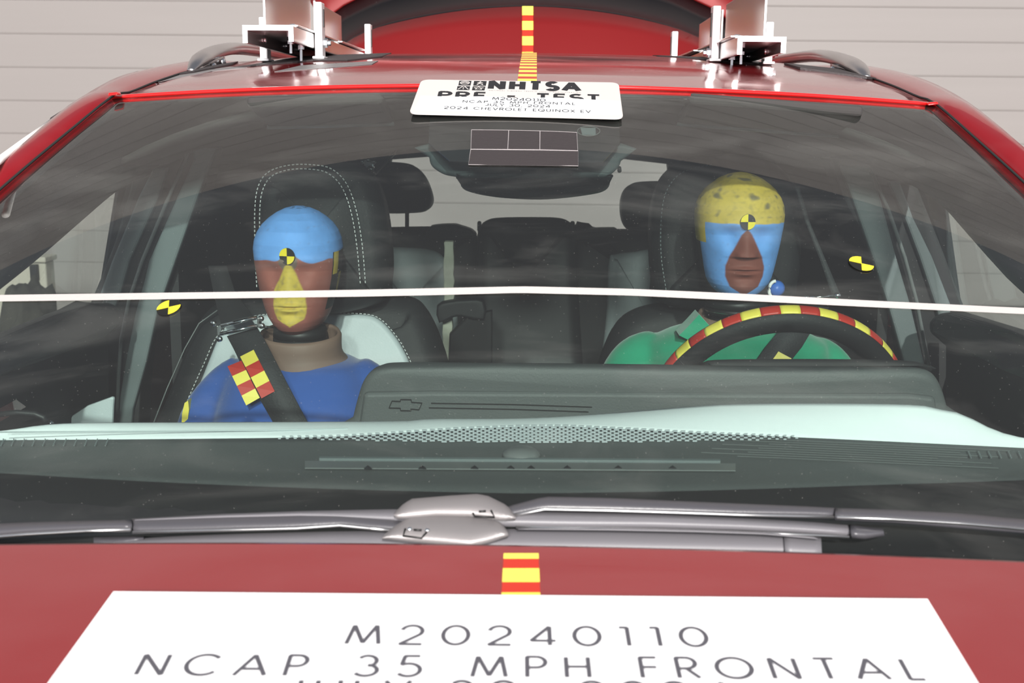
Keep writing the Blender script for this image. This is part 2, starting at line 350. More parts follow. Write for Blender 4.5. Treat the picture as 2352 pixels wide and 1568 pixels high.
# ------------------------------------------------------------------ stroke lettering
def arc(cx, cy, rx, ry, a0, a1, n=12): return [(cx + rx * math.cos(rad(a0 + (a1 - a0) * i / n)), cy + ry * math.sin(rad(a0 + (a1 - a0) * i / n))) for i in range(n + 1)]
GLY = {
 '0': (.85, [arc(.42, .5, .38, .5, 0, 360, 24)]), 'O': (1.08, [arc(.54, .5, .5, .5, 0, 360, 28)]),
 '1': (.42, [[(.06, .98), (.3, .98), (.3, 0)]]),
 '2': (.78, [arc(.38, .70, .31, .30, 170, -38, 14) + [(.05, 0), (.72, 0)]]),
 '3': (.74, [arc(.33, .74, .27, .26, 150, -80, 12), arc(.33, .27, .33, .27, 85, -150, 14)]),
 '4': (.80, [[(.60, 0), (.60, 1), (.04, .24), (.78, .24)]]),
 '5': (.76, [[(.64, 1), (.20, 1), (.13, .56)] + arc(.34, .31, .34, .31, 110, -145, 14)]),
 '7': (.7, [[(.04, 1), (.64, 1), (.2, 0)]]),
 'M': (1.08, [[(.06, 0), (.20, 1), (.54, .06), (.88, 1), (1.02, 0)]]), 'N': (.88, [[(.08, 0), (.08, 1), (.78, 0), (.78, 1)]]),
 'C': (1.0, [arc(.54, .5, .5, .5, 42, 318, 20)]), 'A': (.92, [[(.02, 0), (.46, 1), (.90, 0)], [(.17, .32), (.75, .32)]]),
 'P': (.66, [[(.08, 0), (.08, 1), (.34, 1)] + arc(.34, .73, .27, .27, 90, -90, 10) + [(.08, .46)]]),
 'R': (.70, [[(.08, 0), (.08, 1), (.34, 1)] + arc(.34, .73, .27, .27, 90, -90, 10) + [(.08, .46)], [(.32, .46), (.66, 0)]]),
 'H': (.80, [[(.08, 0), (.08, 1)], [(.72, 0), (.72, 1)], [(.08, .52), (.72, .52)]]),
 'F': (.58, [[(.08, 0), (.08, 1), (.55, 1)], [(.08, .52), (.52, .52)]]), 'T': (.64, [[(.02, 1), (.62, 1)], [(.32, 1), (.32, 0)]]),
 'L': (.52, [[(.08, 1), (.08, 0), (.50, 0)]]), 'E': (.60, [[(.56, 1), (.08, 1), (.08, 0), (.56, 0)], [(.08, .52), (.52, .52)]]),
 'J': (.52, [[(.42, 1), (.42, .25)] + arc(.22, .22, .20, .22, 0, -170, 8)]), 'U': (.74, [[(.07, 1), (.07, .32)] + arc(.37, .30, .30, .30, 180, 360, 12) + [(.67, 1)]]),
 'Y': (.74, [[(.03, 1), (.37, .45), (.71, 1)], [(.37, .45), (.37, 0)]]), 'V': (.80, [[(.03, 1), (.40, 0), (.77, 1)]]),
 'Q': (1.08, [arc(.54, .5, .5, .5, 0, 360, 28), [(.56, .30), (.98, -.04)]]), 'I': (.22, [[(.11, 0), (.11, 1)]]),
 'X': (.72, [[(.05, 0), (.67, 1)], [(.05, 1), (.67, 0)]]), 'S': (.62, [arc(.31, .74, .25, .26, 40, 262, 12) + arc(.31, .25, .28, .25, 88, -150, 12)]),
 ',': (.26, [[(.14, .04), (.06, -.14)]]), '.': (.24, [[(.10, .0), (.14, .0)]]), '-': (.8, [[(.2, .5), (.6, .5)]]), ' ': (.42, []),
 'W': (1.2, [[(.02, 1), (.30, 0), (.6, .9), (.9, 0), (1.18, 1)]]), 'D': (.82, [[(.08, 0), (.08, 1), (.3, 1)] + arc(.3, .5, .45, .5, 90, -90, 14) + [(.08, 0)]]),
 'G': (1.0, [arc(.54, .5, .5, .5, 42, 350, 20) + [(.6, .46)]]), 'B': (.66, [[(.08, 0), (.08, 1), (.32, 1)] + arc(.32, .75, .22, .25, 90, -90, 8) + arc(.32, .25, .28, .25, 90, -90, 8) + [(.08, 0)]]),
}
def strokes(b, lines, wd, f, up=None, closed=False):
    cnt = 0; f0 = f
    for ln in lines:
        for i in range(len(ln) - 1):
            (x0, y0), (x1, y1) = ln[i], ln[i + 1]; L = math.hypot(x1 - x0, y1 - y0)
            if L < 1e-6: continue
            cnt += 1; f = lambda a, c, k=cnt: f0(a, c) + V((0, -.3, 1)) * (1.1e-5 * k)
            nx, ny = -(y1 - y0) / L * wd / 2, (x1 - x0) / L * wd / 2
            e = wd * .0
            q = [f(x0 + nx, y0 + ny), f(x1 + nx, y1 + ny), f(x1 - nx, y1 - ny), f(x0 - nx, y0 - ny)]
            b.add(q, [(0, 1, 2, 3)])
            if i < len(ln) - 2:
                (x2, y2) = ln[i + 2]; L2 = math.hypot(x2 - x1, y2 - y1)
                if L2 > 1e-6:
                    cr_ = (x1 - x0) * (y2 - y1) - (y1 - y0) * (x2 - x1); sg = -1 if cr_ > 0 else 1
                    mx_, my_ = -(y2 - y1) / L2 * wd / 2, (x2 - x1) / L2 * wd / 2
                    b.add([f(x1, y1), f(x1 + nx * sg, y1 + ny * sg), f(x1 + mx_ * sg, y1 + my_ * sg)], [(0, 1, 2)])
    return b
def text_w(t, gap, sx=1.0): return sum(GLY[c][0] * sx + gap for c in t) - gap
def text(b, t, f, wd=.11, gap=.14, sx=1.0, fit=True, clip=None):
    # f maps (u in 0..1, v in 0..1 cap height) to 3D
    W = text_w(t, gap, sx); x = 0
    for c in t:
        gw, ls = GLY[c]
        fw = (lambda xx, yy, x=x: f((x + xx) / W, yy))
        strokes(b, [[(p[0] * sx, p[1]) for p in ln] for ln in ls], wd, fw)
        x += gw * sx + gap
    return b
def quadmap(q, off=0.0):
    tl, tr, br, bl = q; n = (tr - tl).cross(bl - tl).normalized(); n = n if n.z > 0 else -n
    return lambda u, v: bl.lerp(br, u).lerp(tl.lerp(tr, u), v) + n * off

# ================================================================== SETTING
ground = B().box((-14, -8, -.1), (14, 12, 0)).build('floor', M['concrete']); tag(ground, 'pale concrete yard the car stands on', kind='structure')
wall = thing('wall_back', 'beige lap sided wall behind the car', None, (0, 8.2, 0), kind='structure')
B().box((-13, 8.25, 0), (13, 8.45, 9.1)).build('sheathing', M['siding'], wall)
pk = None; z = 0.04; k = 0
pz = at(1222, 244, 8.2).z
z = pz - .232 * int(pz / .232)
me0 = None
while z < 9.0:
    if me0 is None:
        b = B().prism([(-13, 8.25, 0), (-13, 8.2255, 0), (-13, 8.222, .012), (-13, 8.227, .225), (-13, 8.2285, .238), (-13, 8.25, .238)], (26, 0, 0)); pk = b.build('plank', M['siding'], wall); me0 = pk.data; base = V(pk.location); bz = WL[pk.name].z
        pk.location = base + V((0, 0, z))
    else:
        o = bpy.data.objects.new('plank', me0); C.objects.link(o); o.parent = wall; o.location = base + V((0, 0, z))
    z += .232
# things seen through the passenger side window
q = at(104, 602, 6.2); cabn = thing('utility_cabinet', 'beige metal cabinet against wall seen through passenger side window', 'cabinet', (q.x - .5, 6.5, 0))
bev(B().box((q.x - 1.0, 6.2, .02), (q.x, 6.32, q.z)).build('cabinet_body', M['cabinet'], cabn), .01)
bev(B().box((q.x - 1.02, 6.18, q.z), (q.x + .01, 6.34, q.z + .03)).build('cabinet_top', M['cabinet'], cabn), .006)
h0 = at(79, 628, 6.18); bev(B().box((h0.x - .02, 6.165, h0.z - .04), (h0.x + .02, 6.2, h0.z + .05)).build('latch', M['black'], cabn), .004)
q = at(58, 648, 5.2); bm = bmesh.new(); bmesh.ops.create_icosphere(bm, subdivisions=4, radius=1)
from mathutils import noise
for v in bm.verts:
    n_ = noise.noise(v.co * 3) * .25 + noise.noise(v.co * 9) * .08; v.co *= 1 + n_
    v.co = V((v.co.x * .13, v.co.y * .2, v.co.z * q.z * .5)) * (1.0)
me = bpy.data.meshes.new('tarp_bundle'); bm.to_mesh(me); bm.free(); me.materials.append(M['bush']); me.shade_smooth()
o = bpy.data.objects.new('tarp_bundle', me); C.objects.link(o); o.location = (q.x + .02, 5.2, q.z * .5); tag(o, 'dark covered bundle standing upright in front of the beige cabinet', 'bundle')

# ================================================================== CAR
car = thing('car', 'dark red sport utility car seen from the front, rear hatch raised', 'car', (0, 1.2, 0))
# hood
rows = []
for j in range(25):
    t = j / 24; row = []
    for i in range(41):
        x = -.86 + 1.72 * i / 40; ye = HY + .012 + .012 * x * x
        Y = ye + (-.42 - ye) * t; row.append(hsurf(x, Y))
    rows.append(row)
rows.insert(1, [rows[0][i].lerp(rows[1][i], .06) for i in range(41)]); rows.insert(0, [p + V((0, .0015, -.003)) for p in rows[0]]); rows.insert(0, [p + V((0, .001, -.012)) for p in rows[0]]); rows.insert(0, [p + V((0, -.03, -.004)) for p in rows[0]])
hood = loft('hood', rows, M['red'], car, .0)
# front face below the hood and the fenders
B().prism([(-.86, -.42, HZ - .2), (.86, -.42, HZ - .2), (.86, -.52, HZ - .5), (-.86, -.52, HZ - .5)], (0, .05, -.0)).build('front_fascia', M['red'], car)
B().box((-.86, -.48, .25), (.86, -.40, HZ - .5)).build('bumper', M['blk'], car)
for s in (-1, 1):
    rws = [[V((s * x, Y, z)) for Y in (-.42, .1, .5, .95)] for x, z in ((.865, HZ - .19), (.93, HZ - .22), (.95, HZ - .5), (.94, .45))]
    for i in range(4): 
        Y = (-.42, .1, .5, .95)[i]; rws[0][i].z = hsurf(.86, min(Y, .8)).z - .004; rws[1][i].z = rws[0][i].z - .05
    loft('fender', rws, M['red'], car, .01)
# cowl tray between hood and glass
B().prism([(-.86, .70, HZ - .06), (-.86, 1.02, HZ - .09), (-.86, 1.02, HZ - .12), (-.86, .70, HZ - .12)], (1.72, 0, 0)).build('cowl', M['blk'], car)
# windscreen
def gl_grid(x0, x1, s0, s1, nx, ns, off=0.0, edge=None):
    rows = []
    for j in range(ns + 1):
        s = s0 + (s1 - s0) * j / ns
        a, b_ = (x0, x1) if edge is None else edge(s)
        rows.append([gsurf(a + (b_ - a) * i / nx, s) + gnorm(a + (b_ - a) * i / nx, s) * off for i in range(nx + 1)])
    return rows
xl1, sl1 = gl(262, 224, 0, True); xl0, sl0 = gl(0, 441, 0, True)
xr1, sr1 = gl(2148, 244, 0, True); xr0, sr0 = gl(2352, 426, 0, True)
kl = (xl0 - xl1) / (sl1 - sl0); kr = (xr0 - xr1) / (sr1 - sr0)
def gedge(s): return (xl1 + kl * (1 - s) * 1.0, xr1 + kr * (1 - s) * 1.0)
SH = .985
ws = loft('windshield', gl_grid(0, 0, -.10, SH, 48, 40, 0, gedge), M['glass'], car, .004, off=-1)
def gpart(name, x0, x1, s0, s1, m, off=-.006, th=.002, label=None, nx=30, ns=6, edge=None, parent=ws):
    return loft(name, gl_grid(x0, x1, s0, s1, nx, ns, off, edge), m, parent, th, label=label)
# black printed border, bottom follows the curve seen over the cowl
bl = [(-700, 1040), (0, 1078), (400, 1100), (800, 1115), (1200, 1124), (1600, 1118), (2000, 1105), (2352, 1094), (3000, 1060)]
top = [gl(a, b_, 0, True) for a, b_ in bl]
rows = [[], []]
for k in range(41):
    x = -.86 + 1.72 * k / 40
    for i in range(len(top) - 1):
        if top[i][0] <= x <= top[i + 1][0] or (i == 0 and x < top[0][0]) or (i == len(top) - 2 and x > top[-1][0]):
            u = (x - top[i][0]) / (top[i + 1][0] - top[i][0]); s = top[i][1] + (top[i + 1][1] - top[i][1]) * u; break
    e = gedge(s); xx = min(max(x, e[0]), e[1])
    rows[0].append(gsurf(xx, -.10) - gnorm(xx, -.1) * .006); rows[1].append(gsurf(xx, s) - gnorm(xx, s) * .006)
loft('black_border', rows, M['frit'], ws, .002)
gpart('black_border', 0, 0, SH - .015, SH, M['frit'], edge=gedge)
for s_ in (0, 1):
    gpart('black_border', 0, 0, .08, SH, M['frit'], nx=3, ns=30, edge=(lambda s: (gedge(s)[0], gedge(s)[0] + .03)) if s_ == 0 else (lambda s: (gedge(s)[1] - .03, gedge(s)[1])))
# header bead and glass side beads
hb = [gsurf(gedge(SH)[0] + (gedge(SH)[1] - gedge(SH)[0]) * i / 40, SH + .006) + V((0, 0, .000)) for i in range(41)]
B().tube(hb, .0034, 8).build('header_bead', M['clearred'], car, True)
# roof
rows = []
for j in range(26):
    t = j / 25; row = []
    for i in range(41):
        x = (gedge(SH)[0]) + (gedge(SH)[1] - gedge(SH)[0]) * i / 40
        p0 = hb[i]; Yr = p0.y + .004 + (3.66 - p0.y) * t ** 1.3; p = rsurf(x, Yr)
        bl_ = max(0, 1 - t * 12); p.z = p.z * (1 - bl_) + (p0.z + .002) * bl_
        row.append(p)
    rows.append(row)
roof = loft('roof_panel', rows, M['red'], car, .006, off=-1)
# A pillars running on into the roof side rails; outer line from x = +-0.74
def side_member(sg):
    L = [(-160, 520, 1.38), (0, 386, 1.575), (130, 271, 1.76), (240, 196, 1.96), (320, 171, 2.13), (430, 152, 2.43)]
    R_ = [(2500, 470, 1.45), (2352, 345, 1.62), (2290, 292, 1.72), (2200, 225, 1.9), (2110, 185, 2.1), (2010, 165, 2.42)]
    outer = [at(*p) for p in (L if sg < 0 else R_)]
    z_end = outer[-1].z
    outer += [V((outer[-1].x, Y, z_end + dz)) for Y, dz in ((2.8, .002), (3.2, -.015), (3.66, -.05))]
    inner = []
    for s in (-.02, .10, .20, .30, .42, .56, .70, .84, SH):
        x = gedge(s)[0 if sg < 0 else 1]; inner.append(gsurf(x + sg * .001, s) + gnorm(x, s) * .002)
    xe = gedge(SH)[0 if sg < 0 else 1]
    inner += [rsurf(xe, Y) + V((0, 0, .001)) for Y in (1.86, 2.0, 2.2, 2.45, 2.8, 3.2, 3.66)]
    n = 78; I = resample(catmull(inner, 6), n); O = resample(catmull(outer, 6), n)
    # match the outer line to the inner by Y
    def byY(P, Y):
        for i in range(len(P) - 1):
            if P[i].y <= Y <= P[i + 1].y: return P[i].lerp(P[i + 1], (Y - P[i].y) / (P[i + 1].y - P[i].y))
        return P[0] + (P[1] - P[0]) * ((Y - P[0].y) / (P[1].y - P[0].y)) if Y < P[0].y else P[-1].copy()
    Oc = catmull(outer, 8); rows = []
    k0 = next(i for i in range(n) if I[i].y >= 1.60); dlt = byY(Oc, I[k0].y) - I[k0]
    for i in range(n):
        a = I[i]; b_ = byY(Oc, a.y + .0) if i >= k0 else a + dlt; b_ = V((b_.x, a.y, b_.z)); m = a.lerp(b_, .5) + V((sg * .004, 0, .012))
        rows.append([a + V((0, 0, -.03)), a, a.lerp(m, .35) + V((0, 0, .004)), m, m.lerp(b_, .6) + V((sg * .002, 0, .004)), b_, b_ + V((sg * .006, .0, -.03)), b_ + V((-sg * .03, 0, -.045)), a + V((sg * .01, 0, -.05))])
    nm = len(rows[0]); vs_ = [p for r in rows for p in r]
    fs = [(i * nm + k, i * nm + (k + 1) % nm, (i + 1) * nm + (k + 1) % nm, (i + 1) * nm + k) for i in range(n - 1) for k in range(nm)]
    o = mk('a_pillar', vs_, fs, M['red'], car, True)
    B().tube([r[1] + V((-sg * .004, -.002, .002)) for r in rows[:42]], .0018, 6).build('pillar_seal', M['rubber'], o, True)
    return rows
rl = side_member(-1); rr = side_member(1)
# strip of tape and seal along the left door frame, outside the pillar
seg = [((-40, 398), (0, 366), (60, 322), (125, 276), 'white'), ((125, 276), (140, 266), (155, 256), 'gaffer'), ((155, 256), (170, 246), (186, 236), 'white'),
       ((186, 236), (197, 229), (210, 220), 'gaffer'), ((210, 220), (240, 202), (270, 187), 'white'), ((270, 187), (292, 177), (318, 170), 'gaffer')]
def ysil(px): return 1.575 + (px - 0) / 320 * .555
for s_ in seg:
    P = [at(p[0], p[1] + 1, ysil(p[0])) for p in s_[:-1]]
    B().tube(P, .0062 if s_[-1] == 'white' else .008, 8, sy=.8).build('door_frame_strip', M[s_[-1]], car, True, 'white strip' if s_[-1] == 'white' else 'black taped strip')
# small bright corner joints at the tops of the pillars
for (px, py) in ((265, 216), (2146, 238)):
    p = at(px, py, 1.765); bev(B().hexa([p + .5 * V((-.022, -.008, -.006)), p + .5 * V((.010, -.01, -.002)), p + .5 * V((.012, .02, -.002)), p + .5 * V((-.02, .02, -.004)), p + .5 * V((-.02, -.004, .004)), p + .5 * V((.008, -.006, .006)), p + .5 * V((.010, .02, .007)), p + .5 * V((-.018, .02, .005))]).build('corner_cap', M['clearred'], car, True), .0015, 3)
# roof rails
for sg in (-1, 1):
    xs = -.655 if sg < 0 else .635
    if sg < 0: rp_ = [(437, 153, 2.14), (452, 135, 2.18), (478, 116, 2.25), (518, 104, 2.34), (560, 104, 2.5)]
    else: rp_ = [(1992, 168, 2.12), (1978, 152, 2.16), (1950, 134, 2.23), (1905, 121, 2.33), (1860, 120, 2.5)]
    pts = [at(*q) + V((0, 0, -.008)) for q in rp_]; zr_ = pts[-1].z; xs = pts[-1].x
    pts += [V((xs, 2.8, zr_ + .004)), V((xs, 3.1, zr_)), V((xs, 3.38, zr_ - .02)), V((xs, 3.5, zr_ - .07))]
    P = catmull(pts, 8); rr_ = [.007 + .013 * min(1, i / 12) for i in range(len(P))]
    rail = B().tube(P, rr_, 12, sy=.62).build('roof_rail', M['rail'], car, True)
    # skirt under the front of the rail
    rws = [[p + V((-sg * .008, 0, -.002)) for p in P[:22]], [V((p.x - sg * .006, p.y, rsurf(xs - sg * .01, p.y).z - .004)) for p in P[:22]]]
    loft('rail_foot', rws, M['rail'], rail, .01)
    for kk in (14, 19):
        p = P[kk]; B().lathe(p + V((-sg * .016, -.0, -.018)), [(.0065, 0), (.0065, .003), (.003, .0045)], 14, V((-sg, -.6, .1))).build('rail_screw', M['bolt'], rail, True)
# raised rear hatch: spoiler (red) with centre tape, black rear glass, red lower skin
def hatch_pt(px, py, Y): return at(px, py, Y)
arch = [(770, 128), (790, 108), (850, 75), (930, 53), (1030, 34), (1120, 24), (1212, 20), (1300, 24), (1400, 36), (1490, 54), (1561, 74), (1635, 108), (1660, 130)]
arc2 = [(742, 52), (755, 40), (782, 18), (820, -2), (900, -35), (1050, -62), (1212, -70), (1370, -62), (1520, -32), (1593, 0), (1640, 22), (1668, 42), (1680, 56)]
arc3 = [(640, -40), (650, -62), (700, -130), (780, -175), (850, -200), (1040, -225), (1212, -230), (1380, -225), (1560, -200), (1640, -175), (1700, -130), (1745, -55), (1750, -40)]
def rowsm(P, Y, dY=0.0): return resample(catmull([at(p[0], p[1], Y + dY * abs(p[0] - 1212) / 600) for p in P], 4), 33)
base_row = rowsm([(p[0], 215) for p in arch], 3.70)
A1 = rowsm(arch, 3.92, -.06); A2 = rowsm(arc2, 4.25, -.08); A3 = rowsm(arc3, 4.70, -.1)
hrows = [base_row] + [[base_row[i].lerp(A1[i], t) + V((0, 0, .012 * math.sin(math.pi * t))) for i in range(33)] for t in (.25, .5, .75, 1)]
tg = loft('tailgate', hrows, M['redhatch'], car, .02)
loft('rear_glass', [[A1[i].lerp(A2[i], t) + V((0, .004, -.004 - .03 * math.sin(math.pi * t))) for i in range(33)] for t in (0, .25, .5, .75, 1)], M['darkglass'], tg, .01)
loft('lower_skin', [[A2[i].lerp(A3[i], t) + V((0, 0, .05 * math.sin(math.pi * t))) for i in range(33)] for t in (0, .25, .5, .75, 1)], M['redhatch'], tg, .02)
loft('spoiler_edge', [[A1[i] + V((0, -.003, .003)) for i in range(33)], [A1[i] + V((0, .02, -.014)) for i in range(33)]], M['blk'], tg, .004)
# hatch struts
for sx_ in (-1, 1):
    a = V((sx_ * .50, 3.62, ZC - .25)); b_ = A1[4 if sx_ < 0 else 28] + V((0, 0, -.03))
    B().tube([a, a.lerp(b_, .55)], .012, 10).tube([a.lerp(b_, .5), b_], .006, 10).build('gas_strut', M['blk'], car, True)

# ---- cabin shell
def quadwall(name, P, m, d, parent=car, label=None): return B().prism([V(p) for p in P], d).build(name, m, parent, label=label)
hd = []
for j in range(12):
    t = j / 11; Y = 1.70 + (3.52 - 1.70) * t; z = ZC + .012 * (1 - t) - .085 * t * t - .01 * t
    hd.append([V((x, Y + .28 * x * x * (1 - t), z + .012 - .10 * abs(x / .64) ** 3)) for x in [-.66 + 1.32 * i / 24 for i in range(25)]])
loft('headliner', hd, M['headliner'], car, .01)
# sun visors with pale edge line
for (a, b_) in (((615, 292), (905, 284)), ((1555, 284), (1925, 312))):
    P = [at(a[0], a[1], 1.80), at(b_[0], b_[1], 1.80)]; u = P[1] - P[0]
    q = [P[0], P[1], P[1] + V((0, -.13, .03)), P[0] + V((0, -.13, .03))]
    v_ = bev(B().quad_prism([p for p in q], (0, 0, .016)).build('sun_visor', M['headliner'], car), .006, 3)
    B().tube([P[0] + V((0, -.002, .0)), P[1] + V((0, -.002, .0))], .0035, 8).build('visor_edge', M['pillar'], v_, True)
# A pillar inner trims, side glass, B pillars, door tops
def side_trim(sg):
    if sg < 0: low = [(-200, 800, 1.30), (0, 655, 1.53), (80, 592, 1.64), (190, 497, 1.80), (255, 442, 1.93), (305, 409, 2.04)]
    else: low = [(2560, 830, 1.30), (2352, 665, 1.52), (2285, 598, 1.62), (2220, 525, 1.76), (2165, 465, 1.90), (2106, 424, 2.04)]
    lowp = catmull([at(*p) for p in low], 6)
    # continue along the roof side to the back
    lowp += [V((sg * .655, 2.3, lowp[-1].z + .012)), V((sg * .64, 2.8, lowp[-1].z + .0)), V((sg * .6, 3.5, lowp[-1].z - .02))]
    R0 = resample(lowp, 50); rows = rl if sg < 0 else rr
    up = [r[0] + V((-sg * .006, .0, .012)) for r in rows]
    up = resample(up, 50)
    rws = [[up[i].lerp(R0[i], t) + V((-sg * .03 * math.sin(math.pi * t), .0, .0)) for i in range(50)] for t in (0, .25, .5, .75, 1)]
    loft('pillar_trim', rws, M['blk'], car, .008)
    return R0
tl_ = side_trim(-1); tr_ = side_trim(1)
for sg in (-1, 1):
    if sg < 0: fr = [(-260, 860, 1.30), (-200, 800, 1.30), (0, 655, 1.53), (80, 592, 1.64), (190, 497, 1.80), (318, 398, 2.07), (345, 400, 2.08), (225, 715, 1.99), (100, 775, 1.75)]
    else: fr = [(2620, 880, 1.30), (2560, 830, 1.30), (2352, 665, 1.52), (2285, 598, 1.62), (2220, 525, 1.76), (2095, 412, 2.07), (2070, 410, 2.08), (2195, 730, 1.99), (2300, 770, 1.75)]
    P = [at(*p) + V((sg * .015, 0, 0)) for p in fr]; B().prism(P, (sg * .004, 0, 0)).build('side_window', M['sideglass'], car)
def strip(name, T, m, Y, d, parent=car, wd=None, label=None, bevw=.004):
    # T: list of rows (left px, right px, py)
    Lp = [at(a, y, Y(y)) for a, b_, y in T]; Rp = [at(b_, y, Y(y)) for a, b_, y in T]; b = B(); n = len(T); vs_ = Lp + Rp + [p + V((0, d, 0)) for p in Lp] + [p + V((0, d, 0)) for p in Rp]
    fs = []
    for i in range(n - 1):
        fs += [(i, i + 1, n + i + 1, n + i), (2 * n + i, 3 * n + i, 3 * n + i + 1, 2 * n + i + 1), (i, 2 * n + i, 2 * n + i + 1, i + 1), (n + i, n + i + 1, 3 * n + i + 1, 3 * n + i)]
    fs += [(0, n, 3 * n, 2 * n), (n - 1, 3 * n - 1, 4 * n - 1, 2 * n - 1)]
    b.add(vs_, fs); o = b.build(name, m, parent, False, label); bev(o, bevw, 2); return o
YB = lambda y: 2.06
bp = strip('b_pillar', [(298, 488, 340), (308, 484, 380), (300, 470, 430), (262, 405, 560), (230, 372, 640), (205, 346, 700), (205, 335, 760), (200, 322, 900), (200, 318, 990), (200, 315, 1060)], M['cabin'], lambda y: 2.075, .07)
strip('pillar_panel', [(440, 500, 340), (444, 484, 367), (341, 402, 600), (348 - 16, 388, 640), (310, 360, 720), (288, 336, 830), (270, 305, 940), (262, 296, 1040)], M['pillar'], lambda y: 2.062, .02, bp)
strip('pillar_panel', [(352, 384, 385), (318, 365, 451), (256, 297, 600), (230, 277, 672), (238, 262, 710)], M['pillar'], lambda y: 2.062, .02, bp)
B().tube([at(x, y, 2.055) for x, y in ((432, 352), (380, 470), (326, 600), (296, 690), (278, 780), (272, 870), (268, 965))], .0035, 8).build('door_seal', M['dashgrey'], bp, True)
bp = strip('b_pillar', [(1905, 2102, 360), (1925, 2106, 424), (1950, 2128, 480), (2010, 2168, 580), (2045, 2190, 640), (2065, 2216, 705), (2070, 2225, 760), (2090, 2230, 900), (2100, 2240, 1040)], M['cabin'], lambda y: 2.075, .07)
strip('pillar_panel', [(1930, 1998, 380), (1958, 2023, 456), (2008, 2062, 600), (2040, 2092, 700), (2077, 2123, 831), (2095, 2140, 940)], M['pillar'], lambda y: 2.062, .02, bp)
strip('pillar_panel', [(2042, 2068, 417), (2078, 2098, 500), (2112, 2142, 590), (2150, 2186, 704), (2160, 2180, 740)], M['pillar'], lambda y: 2.062, .02, bp)
B().tube([at(x, y, 2.055) for x, y in ((2000, 392), (2040, 480), (2078, 590), (2105, 690), (2124, 790), (2136, 850))], .0035, 8).build('door_seal', M['dashgrey'], bp, True)
# door inner panels with rounded top ends
def doorp(sg):
    P = [(-260, 880, 1.32), (-120, 812, 1.42), (0, 757, 1.56), (100, 718, 1.73), (190, 693, 1.92), (238, 692, 1.97), (262, 715, 1.99), (258, 745, 1.99), (200, 775, 1.95), (100, 815, 1.75), (0, 850, 1.58), (-260, 960, 1.32)] if sg < 0 else \
        [(2620, 900, 1.32), (2480, 810, 1.46), (2352, 754, 1.60), (2290, 734, 1.74), (2222, 714, 1.92), (2180, 716, 1.97), (2158, 736, 1.99), (2162, 762, 1.99), (2215, 800, 1.95), (2300, 830, 1.75), (2352, 850, 1.6), (2620, 970, 1.32)]
    pts = [at(*p) for p in P]; inn = [p + V((-sg * .03, -.02, 0)) for p in pts]
    n = len(pts); vs_ = pts + inn; c1 = sum(inn, V()) / n
    fs = [(i, (i + 1) % n, n + (i + 1) % n, n + i) for i in range(n)] + [tuple(range(n, 2 * n)), tuple(range(n))[::-1]]
    d = mk('door_panel', vs_, fs, M['blk'], car, False); bev(d, .012, 4, 20)
    # lower card
    Pl = [(-260, 930, 1.34), (0, 830, 1.6), (100, 800, 1.77), (262, 740, 2.01), (262, 1100, 2.01), (0, 1300, 1.6), (-260, 1500, 1.34)] if sg < 0 else [(2620, 940, 1.34), (2352, 835, 1.62), (2300, 815, 1.77), (2160, 760, 2.01), (2160, 1100, 2.01), (2352, 1300, 1.62), (2620, 1500, 1.34)]
    B().prism([at(*p) + V((sg * .01, 0, 0)) for p in Pl], (sg * .02, 0, 0)).build('door_card', M['cabin'], d)
    return d
dl = doorp(-1); dr = doorp(1)
strip('door_insert', [(255, 262, 912), (200, 260, 932), (165, 259, 955), (148, 258, 975), (140, 258, 1000)], M['rearlight'], lambda y: 1.86, .01, dl, label='pale grey insert')
B().lathe(at(345 / 2.904 * 1.0, 560 + 1195 / 2.904, 1.5), [(.002, 0), (.004, .002), (.004, .004), (.001, .006)], 12, (0, -1, .2)).build('door_knob', M['chrome'], dl, True)
arcp = [at(x, y, 1.52) for x, y in ((-20, 953), (40, 947), (80, 950), (100, 958), (105, 968))]
B().tube(arcp, .004, 8).build('door_pull', M['blk'], dl, True)
# rear side walls, tub floor
for sg in (-1, 1):
    B().prism([(sg * .66, 2.10, .30), (sg * .70, 3.55, .30), (sg * .62, 3.55, ZC - .08), (sg * .655, 2.10, ZC + .0)], (sg * .02, 0, 0)).build('rear_door_trim', M['cabin'], car)
    B().prism([(sg * .90, .9, .30), (sg * .90, 3.6, .30), (sg * .86, 3.6, ZC - .45), (sg * .84, .9, ZC - .42)], (sg * .03, 0, 0)).build('body_side', M['red'], car)
    B().prism([(sg * .82, 1.0, .3), (sg * .82, 1.92, .3), (sg * .81, 1.92, ZC - .45), (sg * .82, 1.0, ZC - .45)], (sg * .015, 0, 0)).build('footwell_side', M['cabin'], car)
for sg in (-1, 1):      # belt line shelf and dark rear quarter glass
    B().prism([(sg * .79, .95, ZC - .46), (sg * .88, .95, ZC - .46), (sg * .88, 3.6, ZC - .47), (sg * .79, 3.6, ZC - .47)], (0, 0, .02)).build('belt_shelf', M['red'], car)
    B().prism([(sg * .85, 2.16, ZC - .45), (sg * .85, 3.5, ZC - .46), (sg * .755, 3.45, ZC - .0), (sg * .765, 2.22, ZC + .02)], (sg * .006, 0, 0)).build('rear_side_window', M['darkglass'], car)
    B().prism([(sg * .845, 3.5, .5), (sg * .845, 3.64, .5), (sg * .75, 3.64, ZC - .02), (sg * .75, 3.44, ZC - .02)], (sg * .02, 0, 0)).build('rear_quarter', M['red'], car)
B().box((-.9, .62, .26), (.9, 3.6, .30)).build('cabin_floor', M['carpet'], car)
B().box((-.84, .66, .30), (.84, .70, HZ - .1)).build('firewall', M['cabin'], car)
